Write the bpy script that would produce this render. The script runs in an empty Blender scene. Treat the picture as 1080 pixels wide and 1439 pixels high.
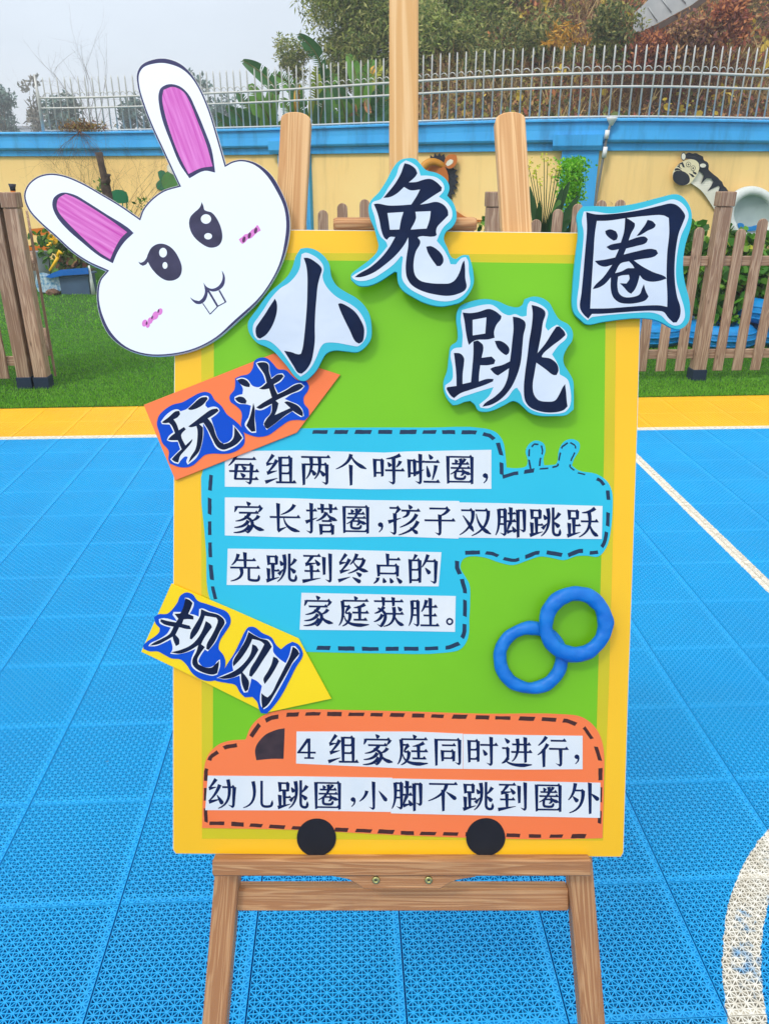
import bpy, math, random
import numpy as np
from mathutils import Vector
from mathutils.geometry import tessellate_polygon
random.seed(7); rng = np.random.default_rng(11)
sc = bpy.context.scene
# ------------------------------------------------------------------ camera
F = 1090.0; CX, CY = 540.0, 719.5; TH = math.atan(476.5/F); H = 1.47
cT, sT = math.cos(TH), math.sin(TH)
cd = bpy.data.cameras.new('camera'); cam = bpy.data.objects.new('camera', cd); sc.collection.objects.link(cam)
cam.location = (0, 0, H); cam.rotation_euler = (math.pi/2-TH, 0, 0)
cd.sensor_fit = 'VERTICAL'; cd.sensor_height = 24; cd.lens = 24*F/1439; cd.clip_start = 0.05; cd.clip_end = 800
sc.camera = cam
# ------------------------------------------------------------------ world
w = bpy.data.worlds.new('World'); sc.world = w; w.use_nodes = True
nt = w.node_tree; nt.nodes.clear()
def N(t, **k):
    n = nt.nodes.new(t)
    for a, b in k.items(): setattr(n, a, b)
    return n
SUN_EL, SUN_AZ = 50, 215      # azimuth measured clockwise from +Y
out = N('ShaderNodeOutputWorld'); bg = N('ShaderNodeBackground'); bg.inputs['Strength'].default_value = 0.1
sky = N('ShaderNodeTexSky', sky_type='NISHITA'); sky.sun_disc = False
sky.sun_elevation = math.radians(SUN_EL); sky.sun_rotation = math.radians(SUN_AZ); sky.dust_density = 4; sky.air_density = 1.0
tc = N('ShaderNodeTexCoord'); sep = N('ShaderNodeSeparateXYZ'); nt.links.new(tc.outputs['Generated'], sep.inputs[0])
ramp = N('ShaderNodeValToRGB'); cr = ramp.color_ramp      # thin high overcast: pale at the horizon, brighter overhead
cr.elements[0].position = 0.0; cr.elements[0].color = (7.6, 8.1, 8.7, 1)
cr.elements[1].position = 1.0; cr.elements[1].color = (13, 13.3, 13.8, 1)
e = cr.elements.new(0.12); e.color = (6.9, 7.7, 8.6, 1)
e = cr.elements.new(0.3); e.color = (7.2, 7.9, 8.9, 1)
nt.links.new(sep.outputs['Z'], ramp.inputs[0])
mp = N('ShaderNodeMapping'); mp.inputs['Scale'].default_value = (1, 1, 2.6); nt.links.new(tc.outputs['Generated'], mp.inputs[0])
nz = N('ShaderNodeTexNoise'); nz.inputs['Scale'].default_value = 2.2; nz.inputs['Detail'].default_value = 5; nt.links.new(mp.outputs[0], nz.inputs['Vector'])
mr = N('ShaderNodeMapRange'); mr.inputs['From Min'].default_value = .35; mr.inputs['From Max'].default_value = .75
mr.inputs['To Min'].default_value = .94; mr.inputs['To Max'].default_value = 1.1
nt.links.new(nz.outputs['Fac'], mr.inputs['Value'])
mul = N('ShaderNodeVectorMath', operation='SCALE'); nt.links.new(ramp.outputs[0], mul.inputs[0]); nt.links.new(mr.outputs[0], mul.inputs['Scale'])
mix = N('ShaderNodeMixRGB'); mix.inputs['Fac'].default_value = 0.88
nt.links.new(sky.outputs[0], mix.inputs[1]); nt.links.new(mul.outputs[0], mix.inputs[2])
nt.links.new(mix.outputs[0], bg.inputs['Color']); nt.links.new(bg.outputs[0], out.inputs[0])
# ------------------------------------------------------------------ sun (veiled)
sl = bpy.data.lights.new('sun', 'SUN'); so = bpy.data.objects.new('sun', sl); sc.collection.objects.link(so)
sl.energy = 1.5; sl.angle = math.radians(14); sl.color = (1, .96, .9)
az, el = math.radians(SUN_AZ), math.radians(SUN_EL)
sd = Vector((math.sin(az)*math.cos(el), math.cos(az)*math.cos(el), math.sin(el)))
so.rotation_euler = sd.to_track_quat('Z', 'Y').to_euler(); so.location = (-3, -6, 9)
sc.view_settings.view_transform = 'Standard'; sc.view_settings.look = 'None'
sc.view_settings.exposure = 0.32; sc.view_settings.gamma = 1
sc.render.engine = 'CYCLES'; sc.cycles.max_bounces = 6; sc.cycles.diffuse_bounces = 3; sc.cycles.transparent_max_bounces = 8

# ================================================================== helpers
col = sc.collection
def lin(c):
    return tuple(((x/255)/12.92 if x/255 <= .04045 else ((x/255+.055)/1.055)**2.4) for x in c)
def mat(name, c, rough=.6, var=.06, scale=8, bump=0, bscale=60, spec=.35, c2=None, coat=0):
    """plain coloured material with soft tonal variation and fine relief"""
    m = bpy.data.materials.new(name); m.use_nodes = True; t = m.node_tree; b = t.nodes['Principled BSDF']
    L = lin(c); L2 = lin(c2) if c2 else tuple(min(1, x*(1-var*2)) for x in L)
    geo = t.nodes.new('ShaderNodeNewGeometry')
    n = t.nodes.new('ShaderNodeTexNoise'); n.inputs['Scale'].default_value = scale; n.inputs['Detail'].default_value = 4
    t.links.new(geo.outputs['Position'], n.inputs['Vector'])
    r = t.nodes.new('ShaderNodeValToRGB'); r.color_ramp.elements[0].position = .3; r.color_ramp.elements[1].position = .7
    r.color_ramp.elements[0].color = (*L2, 1); r.color_ramp.elements[1].color = (*L, 1)
    t.links.new(n.outputs['Fac'], r.inputs[0]); t.links.new(r.outputs[0], b.inputs['Base Color'])
    b.inputs['Roughness'].default_value = rough; b.inputs['Specular IOR Level'].default_value = spec
    b.inputs['Coat Weight'].default_value = coat
    if bump:
        n2 = t.nodes.new('ShaderNodeTexNoise'); n2.inputs['Scale'].default_value = bscale; n2.inputs['Detail'].default_value = 3
        t.links.new(geo.outputs['Position'], n2.inputs['Vector'])
        bp = t.nodes.new('ShaderNodeBump'); bp.inputs['Strength'].default_value = bump; bp.inputs['Distance'].default_value = .01
        t.links.new(n2.outputs['Fac'], bp.inputs['Height']); t.links.new(bp.outputs[0], b.inputs['Normal'])
    return m
def wood(name, c, c2, scale=1.0, rough=.6, contrast=1.0, knots=True, line=90):
    """grain runs along attribute g.x (metres along the plank)"""
    m = bpy.data.materials.new(name); m.use_nodes = True; t = m.node_tree; b = t.nodes['Principled BSDF']
    at = t.nodes.new('ShaderNodeAttribute'); at.attribute_name = 'g'
    oi = t.nodes.new('ShaderNodeObjectInfo')
    add = t.nodes.new('ShaderNodeVectorMath'); add.operation = 'MULTIPLY_ADD'
    cmb = t.nodes.new('ShaderNodeCombineXYZ')
    for k in range(3): t.links.new(oi.outputs['Random'], cmb.inputs[k])
    add.inputs[1].default_value = (7, 3, 5); t.links.new(cmb.outputs[0], add.inputs[0]); t.links.new(at.outputs['Vector'], add.inputs[2])
    mp = t.nodes.new('ShaderNodeMapping'); mp.inputs['Scale'].default_value = (1.6*scale, 34*scale, 34*scale)
    t.links.new(add.outputs[0], mp.inputs[0])
    n = t.nodes.new('ShaderNodeTexNoise'); n.inputs['Scale'].default_value = 1; n.inputs['Detail'].default_value = 3; n.inputs['Distortion'].default_value = .8
    t.links.new(mp.outputs[0], n.inputs['Vector'])
    ma = t.nodes.new('ShaderNodeMath'); ma.operation = 'MULTIPLY'; ma.inputs[1].default_value = line*.55
    t.links.new(n.outputs['Fac'], ma.inputs[0])
    s = t.nodes.new('ShaderNodeMath'); s.operation = 'SINE'; t.links.new(ma.outputs[0], s.inputs[0])
    mp2 = t.nodes.new('ShaderNodeMapping'); mp2.inputs['Scale'].default_value = (6, 420, 420); t.links.new(add.outputs[0], mp2.inputs[0])
    n2 = t.nodes.new('ShaderNodeTexNoise'); n2.inputs['Scale'].default_value = 1; n2.inputs['Detail'].default_value = 2; t.links.new(mp2.outputs[0], n2.inputs['Vector'])
    mr = t.nodes.new('ShaderNodeMapRange'); mr.inputs['From Min'].default_value = -1; mr.inputs['To Min'].default_value = .25; mr.inputs['To Max'].default_value = .75
    t.links.new(s.outputs[0], mr.inputs[0])
    mx = t.nodes.new('ShaderNodeMath'); mx.operation = 'MULTIPLY_ADD'; mx.inputs[1].default_value = .7*contrast
    t.links.new(n2.outputs['Fac'], mx.inputs[0]); t.links.new(mr.outputs[0], mx.inputs[2])
    r = t.nodes.new('ShaderNodeValToRGB'); r.color_ramp.elements[0].position = .35; r.color_ramp.elements[1].position = 1.05
    r.color_ramp.elements[0].color = (*lin(c), 1); r.color_ramp.elements[1].color = (*lin(c2), 1)
    t.links.new(mx.outputs[0], r.inputs[0])
    last = r.outputs[0]
    if knots:
        v = t.nodes.new('ShaderNodeTexVoronoi'); v.inputs['Scale'].default_value = 1
        mp3 = t.nodes.new('ShaderNodeMapping'); mp3.inputs['Scale'].default_value = (5, 13, 13); t.links.new(add.outputs[0], mp3.inputs[0]); t.links.new(mp3.outputs[0], v.inputs['Vector'])
        k = t.nodes.new('ShaderNodeMapRange'); k.inputs['From Min'].default_value = .04; k.inputs['From Max'].default_value = .13; k.inputs['To Min'].default_value = .75; k.inputs['To Max'].default_value = 0
        t.links.new(v.outputs['Distance'], k.inputs[0])
        mm = t.nodes.new('ShaderNodeMixRGB'); mm.inputs[2].default_value = (*[x*.45 for x in lin(c2)], 1)
        t.links.new(k.outputs[0], mm.inputs[0]); t.links.new(last, mm.inputs[1]); last = mm.outputs[0]
    # per-plank tone
    hs = t.nodes.new('ShaderNodeHueSaturation'); mv = t.nodes.new('ShaderNodeMapRange'); mv.inputs['To Min'].default_value = .86; mv.inputs['To Max'].default_value = 1.12
    t.links.new(oi.outputs['Random'], mv.inputs[0]); t.links.new(mv.outputs[0], hs.inputs['Value']); t.links.new(last, hs.inputs['Color'])
    t.links.new(hs.outputs[0], b.inputs['Base Color']); b.inputs['Roughness'].default_value = rough; b.inputs['Specular IOR Level'].default_value = .25
    bp = t.nodes.new('ShaderNodeBump'); bp.inputs['Strength'].default_value = .25; bp.inputs['Distance'].default_value = .002
    t.links.new(mx.outputs[0], bp.inputs['Height']); t.links.new(bp.outputs[0], b.inputs['Normal'])
    return m
def streaks(m, c, amt, sc_=(3.2, 3.2, .35), lo=.52):
    t = m.node_tree; b = t.nodes['Principled BSDF']; src = b.inputs['Base Color'].links[0].from_socket; g = t.nodes.new('ShaderNodeNewGeometry')
    mp = t.nodes.new('ShaderNodeMapping'); mp.inputs['Scale'].default_value = sc_; t.links.new(g.outputs['Position'], mp.inputs[0])
    n = t.nodes.new('ShaderNodeTexNoise'); n.inputs['Scale'].default_value = 1; n.inputs['Detail'].default_value = 7; n.inputs['Roughness'].default_value = .65; t.links.new(mp.outputs[0], n.inputs['Vector'])
    r = t.nodes.new('ShaderNodeMapRange'); r.inputs['From Min'].default_value = lo; r.inputs['From Max'].default_value = .75; r.inputs['To Max'].default_value = amt; t.links.new(n.outputs['Fac'], r.inputs[0])
    x = t.nodes.new('ShaderNodeMixRGB'); t.links.new(r.outputs[0], x.inputs[0]); t.links.new(src, x.inputs[1]); x.inputs[2].default_value = (*lin(c), 1); t.links.new(x.outputs[0], b.inputs['Base Color'])
def leafmat(name, cols, rough=.55, trans=.25):
    """each leaf takes its own tone from the list"""
    m = bpy.data.materials.new(name); m.use_nodes = True; t = m.node_tree; b = t.nodes['Principled BSDF']
    g = t.nodes.new('ShaderNodeNewGeometry'); r = t.nodes.new('ShaderNodeValToRGB'); r.color_ramp.interpolation = 'CONSTANT'
    els = r.color_ramp.elements
    while len(els) < len(cols): els.new(.5)
    for i, c in enumerate(cols): els[i].position = i/len(cols); els[i].color = (*lin(c), 1)
    n = t.nodes.new('ShaderNodeTexNoise'); n.inputs['Scale'].default_value = 1.3; t.links.new(g.outputs['Position'], n.inputs['Vector'])
    ad = t.nodes.new('ShaderNodeMath'); ad.operation = 'MULTIPLY_ADD'; ad.inputs[1].default_value = .62
    mm = t.nodes.new('ShaderNodeMath'); mm.operation = 'MULTIPLY'; mm.inputs[1].default_value = .7; mm.use_clamp = True
    t.links.new(n.outputs['Fac'], mm.inputs[0]); t.links.new(g.outputs['Random Per Island'], ad.inputs[0]); t.links.new(mm.outputs[0], ad.inputs[2]); 
    t.links.new(ad.outputs[0], r.inputs[0]); t.links.new(r.outputs[0], b.inputs['Base Color'])
    b.inputs['Roughness'].default_value = rough; b.inputs['Specular IOR Level'].default_value = .3
    if trans:
        tr = t.nodes.new('ShaderNodeBsdfTranslucent'); t.links.new(r.outputs[0], tr.inputs['Color'])
        ms = t.nodes.new('ShaderNodeMixShader'); ms.inputs[0].default_value = trans
        o = t.nodes['Material Output']; t.links.new(b.outputs[0], ms.inputs[1]); t.links.new(tr.outputs[0], ms.inputs[2]); t.links.new(ms.outputs[0], o.inputs[0])
    return m
def tag(o, label=None, cat=None, group=None, kind=None):
    if label: o['label'] = label
    if cat: o['category'] = cat
    if group: o['group'] = group
    if kind: o['kind'] = kind
    return o
def root(name, loc, label=None, cat=None, group=None, kind=None):
    o = bpy.data.objects.new(name, None); o.empty_display_size = .1; o.location = loc; col.objects.link(o)
    return tag(o, label, cat, group, kind)
def rloc(o):
    v = Vector((0, 0, 0))
    while o: v = v + Vector(o.location); o = o.parent
    return v
def mk(name, V, Fc, m, parent=None, g=None, smooth=False, loc=None):
    """mesh object from world-space vertices; origin at loc (things) or at the parent's origin"""
    base = rloc(parent) if parent else Vector((0, 0, 0))
    off = base + (Vector(loc) if loc is not None else Vector((0, 0, 0)))
    V = np.asarray(V, dtype=float).reshape(-1, 3) - np.array(off)
    me = bpy.data.meshes.new(name); me.from_pydata(V.tolist(), [], Fc); me.materials.append(m)
    if g is not None:
        a = me.attributes.new('g', 'FLOAT_VECTOR', 'POINT'); a.data.foreach_set('vector', np.asarray(g, dtype=np.float32).ravel())
    if smooth: me.polygons.foreach_set('use_smooth', [True]*len(me.polygons))
    me.update()
    o = bpy.data.objects.new(name, me); col.objects.link(o)
    if parent: o.parent = parent
    if loc is not None: o.location = loc
    return o
def fastmesh(name, V, k, m, parent=None, smooth=False):
    """many k-gons, vertices not shared"""
    V = np.asarray(V, dtype=np.float32).reshape(-1, 3)
    if parent: V = V - np.array(rloc(parent), dtype=np.float32)
    n = len(V); me = bpy.data.meshes.new(name); me.vertices.add(n); me.vertices.foreach_set('co', V.ravel())
    me.loops.add(n); me.loops.foreach_set('vertex_index', np.arange(n, dtype=np.int32))
    me.polygons.add(n//k); me.polygons.foreach_set('loop_start', np.arange(0, n, k, dtype=np.int32)); me.polygons.foreach_set('loop_total', np.full(n//k, k, dtype=np.int32))
    me.materials.append(m); me.update(calc_edges=True)
    o = bpy.data.objects.new(name, me); col.objects.link(o)
    if parent: o.parent = parent
    return o
def copy_thing(r, delta, label=None, group=None):
    c = r.copy(); col.objects.link(c); c.location = Vector(r.location)+Vector(delta)
    if label: c['label'] = label
    if group: c['group'] = group
    for ch in list(r.children):
        d = ch.copy(); col.objects.link(d); d.parent = c
        for s in list(ch.children):
            e_ = s.copy(); col.objects.link(e_); e_.parent = d
    return c
# pixel of the survey photograph -> direction, ground point, point at a forward distance
def ray(px, py):
    u = (px-CX)/F; v = (py-CY)/F
    return Vector((u, cT-v*sT, -(v*cT+sT)))
def ground(px, py, z=0):
    d = ray(px, py); t = (z-H)/d.z; return Vector((0, 0, H))+d*t
def at(px, py, Y):
    d = ray(px, py); return Vector((0, 0, H))+d*(Y/d.y)
# court frame
A0 = math.radians(2.74); E1 = Vector((math.cos(A0), math.sin(A0), 0)); E2 = Vector((-math.sin(A0), math.cos(A0), 0))
def court(u, w_, z=0): return E1*u+E2*w_+Vector((0, 0, z))
# board plane frame: origin, right, up, normal towards the camera
KZ, KS = 1.0126, .049; KL = math.hypot(1, KS)
dn = Vector((0, -sT, -cT)); fw = Vector((0, cT, -sT))
B0 = Vector((0, 0, H))+fw*KZ; BR = Vector((1, 0, 0)); BU = (dn+fw*KS)*(-1/KL); BN = (dn*KS-fw)*(1/KL)
def bl(px, py, n=0):
    u = (px-CX)/F; v = (py-CY)/F; t = (KZ-n*KL)/(1-KS*v)
    P = Vector((0, 0, H))+(Vector((u, 0, 0))+dn*v+fw)*t-B0
    return P.dot(BR), P.dot(BU)
def bw(x, y, n=0): return B0+BR*x+BU*y+BN*n

def cr_smooth(P, sub=4, corner=48):
    """closed outline through P, sharp turns kept"""
    n = len(P); P = [np.array(p, float) for p in P]; T = []
    for i in range(n):
        a, b_, c_ = P[i-1], P[i], P[(i+1) % n]; d1, d2 = b_-a, c_-b_; l1, l2 = np.linalg.norm(d1)+1e-9, np.linalg.norm(d2)+1e-9
        ang = math.degrees(math.acos(max(-1, min(1, float(d1@d2)/(l1*l2)))))
        T.append(None if ang > corner else (d1/l1+d2/l2)/2)
    out = []
    for i in range(n):
        p, q = P[i], P[(i+1) % n]; L = np.linalg.norm(q-p); dd = (q-p)
        m0 = T[i]*L if T[i] is not None else dd; m1 = T[(i+1) % n]*L if T[(i+1) % n] is not None else dd
        s = sub if (T[i] is not None or T[(i+1) % n] is not None) else 1
        for k in range(s):
            t = k/s; t2, t3 = t*t, t*t*t
            out.append((2*t3-3*t2+1)*p+(t3-2*t2+t)*m0+(-2*t3+3*t2)*q+(t3-t2)*m1)
    return out
def parse(s, ox=0, oy=0, sc_=1.0, smooth=True, corner=48):
    P = [(ox+float(a.split(',')[0])/sc_, oy+float(a.split(',')[1])/sc_) for a in s.split()]
    return cr_smooth(P, 4, corner) if smooth else P
def area(P): return sum(P[i-1][0]*P[i][1]-P[i][0]*P[i-1][1] for i in range(len(P)))/2
def inset(P, d):
    """move a closed outline inwards by d"""
    n = len(P); s = 1 if area(P) > 0 else -1; out = []
    for i in range(n):
        a, b_, c_ = np.array(P[i-1]), np.array(P[i]), np.array(P[(i+1) % n])
        e1 = (b_-a)/(np.linalg.norm(b_-a)+1e-9); e2 = (c_-b_)/(np.linalg.norm(c_-b_)+1e-9)
        nn = np.array([-(e1[1]+e2[1]), e1[0]+e2[0]]); l = np.linalg.norm(nn)
        nn = nn/l if l > 1e-6 else np.zeros(2)
        out.append(b_+s*nn*d*min(1.6, 1/max(.5, l/2)))
    return out
def slab(name, outer, holes, f3, n0, n1, m, parent, bev=0, grain=None, back=True):
    """outline with holes given in 2-D, f3(x,y,n) -> world; extruded from n0 (back) to n1 (front)"""
    loops = [outer]+list(holes); V = []; Fc = []; G = []; flat = []
    def put(L, n):
        i0 = len(V)
        for p in L:
            V.append(tuple(f3(p[0], p[1], n)))
            if grain: G.append(grain(p[0], p[1], n))
        return i0
    fl = []
    for li, L in enumerate(loops):
        L2 = inset(L, bev if li == 0 else -bev) if bev else L
        fi = put(L2, n1); fl.append((fi, L2))
        if n1-n0 > 1e-6:
            k = len(L); prev = fi
            if bev: mid = put(L, n1-bev); [Fc.append((prev+i, prev+(i+1) % k, mid+(i+1) % k, mid+i)) for i in range(k)]; prev = mid
            bi = put(L, n0); [Fc.append((prev+i, prev+(i+1) % k, bi+(i+1) % k, bi+i)) for i in range(k)]
            fl[-1] += (bi,)
    idx = [f[0]+i for f in fl for i in range(len(f[1]))]
    tris = tessellate_polygon([[Vector((p[0], p[1], 0)) for p in f[1]] for f in fl])
    Fc += [tuple(idx[i] for i in t) for t in tris]
    if back and n1-n0 > 1e-6:
        idb = [f[2]+i for f in fl for i in range(len(f[1]))]
        Fc += [tuple(idb[i] for i in reversed(t)) for t in tris]
    return mk(name, V, Fc, m, parent, G if grain else None)
TILT = [0, 0, 0, 0]
def bwt(x, y, n): return bw(x, y, n+TILT[0]*(x-TILT[2])+TILT[1]*(y-TILT[3]))
def bpoly(name, P, n0, n1, m, parent, holes=(), bev=0, grain=None):
    """pixel outline on the board plane"""
    c = lambda L: [bl(p[0], p[1], n1) for p in L]
    return slab(name, c(P), [c(h) for h in holes], bwt, n0, n1, m, parent, bev, grain)
def dashes(polys, m, parent):
    for P in polys: mk('dash', [tuple(p) for p in P], [tuple(t) for t in tessellate_polygon([[Vector(p) for p in P]])], m, parent)
def joined(name, polys, m, parent):
    """many flat polygons [(3-D points)] as one mesh"""
    V = []; Fc = []
    for P in polys:
        i0 = len(V); V += [tuple(p) for p in P]
        for t in tessellate_polygon([[Vector(p) for p in P]]): Fc.append(tuple(i0+i for i in t))
    return mk(name, V, Fc, m, parent)
def beam(name, A, B, wdir, w_, t_, m, parent, ch=.003, w2=None, hidden_end=False):
    """chamfered beam from A to B, w_ wide along wdir, t_ thick"""
    A, B = Vector(A), Vector(B); d = (B-A); L = d.length; d.normalize(); W = Vector(wdir); W = (W-d*W.dot(d)).normalized(); T = d.cross(W)
    V = []; G = []; Fc = []
    rings = [(0, ch), (ch, 0), (L-ch, 0), (L, ch)]
    for s, ins in rings:
        ww = (w_ if w2 is None else w_+(w2-w_)*s/L)/2-ins; tt = t_/2-ins; c = ch if ins == 0 else ch*.6
        for a, b_ in ((ww-c, tt), (ww, tt-c), (ww, -tt+c), (ww-c, -tt), (-ww+c, -tt), (-ww, -tt+c), (-ww, tt-c), (-ww+c, tt)):
            V.append(A+d*s+W*a+T*b_); G.append((s, a, b_))
    for r in range(3):
        for i in range(8): Fc.append((r*8+i, r*8+(i+1) % 8, r*8+8+(i+1) % 8, r*8+8+i))
    Fc.append(tuple(reversed(range(8)))); Fc.append(tuple(range(24, 32)))
    return mk(name, V, Fc, m, parent, G)
def plank(name, A, B, wdir, w_, t_, m, parent, rnd=True, bev=.003, arc=1.0):
    """plank with rounded top at B"""
    A, B = Vector(A), Vector(B); d = (B-A); L = d.length; d.normalize(); W = Vector(wdir); W = (W-d*W.dot(d)).normalized(); T = W.cross(d)
    P = [(-w_/2, 0), (w_/2, 0)]
    if rnd:
        for k in range(0, 9): a = math.pi*k/8; P.append((w_/2*math.cos(a), L-w_/2*arc+w_/2*arc*math.sin(a)))
    else: P += [(w_/2, L), (-w_/2, L)]
    return slab(name, P, [], lambda x, y, n: A+W*x+d*y+T*n, -t_/2, t_/2, m, parent, bev, grain=lambda x, y, n: (y, x, n))
def box(name, c, s, m, parent=None, rz=0, bev=.0, loc=None):
    cx, cy, cz = c; a, b_, h = s[0]/2, s[1]/2, s[2]
    f3 = lambda x, y, n: (cx+x*math.cos(rz)-y*math.sin(rz), cy+x*math.sin(rz)+y*math.cos(rz), cz+n)
    return slab(name, [(-a, -b_), (a, -b_), (a, b_), (-a, b_)], [], f3, 0, h, m, parent, bev, grain=lambda x, y, n: (x, y, n))
def tube(name, pts, r, m, parent, k=8, radii=None, smooth=True, cap=True):
    pts = [Vector(p) for p in pts]; V = []; Fc = []; G = []; s = 0
    for i, p in enumerate(pts):
        d = (pts[min(i+1, len(pts)-1)]-pts[max(i-1, 0)]).normalized(); a = d.orthogonal().normalized() if abs(d.z) > .9 else d.cross(Vector((0, 0, 1))).normalized()
        b_ = d.cross(a); rr = radii[i] if radii else r
        if i: s += (p-pts[i-1]).length
        for j in range(k):
            t = 2*math.pi*j/k; V.append(p+a*math.cos(t)*rr+b_*math.sin(t)*rr); G.append((s, rr*math.cos(t), rr*math.sin(t)))
    for i in range(len(pts)-1):
        for j in range(k): Fc.append((i*k+j, i*k+(j+1) % k, (i+1)*k+(j+1) % k, (i+1)*k+j))
    if cap: Fc.append(tuple(reversed(range(k)))); Fc.append(tuple(range((len(pts)-1)*k, len(pts)*k)))
    return mk(name, V, Fc, m, parent, G, smooth)
def torus(name, c, ax, ay, R, r, m, parent, seg=48, k=14, wob=0, rx=1, ry=1, tread=0, flat=1, lump=0):
    ax, ay = Vector(ax).normalized(), Vector(ay).normalized(); az_ = ax.cross(ay); V = []; Fc = []
    ph = random.random()*6
    for i in range(seg):
        a = 2*math.pi*i/seg; wv = 1+wob*(math.sin(3*a+ph)+.7*math.sin(5*a+2*ph)+.4*math.sin(9*a))
        d = ax*math.cos(a)*rx+ay*math.sin(a)*ry
        for j in range(k):
            b_ = 2*math.pi*j/k; rr = r*wv
            if tread and i % 2: rr *= 1-tread*max(0, math.cos(b_))
            if lump: rr *= 1+lump*(math.sin(7*a+2*b_+ph)+.8*math.sin(11*a-3*b_+2*ph)+.6*math.sin(17*a+b_*2)); R_ = R*(1+lump*.25*math.sin(2*a+ph)+lump*.2*math.sin(5*a+2*ph))
            else: R_ = R
            V.append(Vector(c)+d*(R_+rr*math.cos(b_))+az_*rr*flat*math.sin(b_))
    for i in range(seg):
        for j in range(k): Fc.append((i*k+j, ((i+1) % seg)*k+j, ((i+1) % seg)*k+(j+1) % k, i*k+(j+1) % k))
    return mk(name, V, Fc, m, parent, None, True)
def leaves(name, C, size, m, parent, aspect=2.2, up=.0, droop=0, spread=1.0, jit=.35, kind=None, fold=False):
    """one quad (lozenge) leaf per centre"""
    C = np.asarray(C, float); n = len(C); d = rng.normal(size=(n, 3))*spread; d[:, 2] += up-droop; d /= np.linalg.norm(d, axis=1)[:, None]
    q = rng.normal(size=(n, 3)); s = np.cross(d, q); s /= np.linalg.norm(s, axis=1)[:, None]
    L = size*(1+jit*rng.uniform(-1, 1, n)); L = L[:, None]; W = L/aspect/2
    p0 = C; p1 = C+d*L*.45+s*W; p2 = C+d*L; p3 = C+d*L*.45-s*W
    if fold:
        V = np.stack([p0, C+d*L*.28+s*W, C+d*L*.72+s*W*.85, p2, C+d*L*.72-s*W*.85, C+d*L*.28-s*W], 1); o = fastmesh(name, V, 6, m, parent)
    else:
        V = np.stack([p0, p1, p2, p3], 1); o = fastmesh(name, V, 4, m, parent)
    if kind: o['kind'] = kind
    return o
def clumpy(n, c, rad, k, cs):
    """n points in k clumps filling an ellipsoid"""
    K = rng.normal(size=(k, 3)); K /= np.linalg.norm(K, axis=1)[:, None]; K *= rng.uniform(.25, 1, (k, 1))**.5
    K = K*np.array(rad)+np.array(c); idx = rng.integers(0, k, n); sc_ = rng.uniform(.6, 1.3, k)[idx][:, None]
    g_ = rng.normal(size=(n, 3)); g_ /= np.maximum(1, np.linalg.norm(g_, axis=1)[:, None]/1.9)
    return K[idx]+g_*cs*sc_

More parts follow.
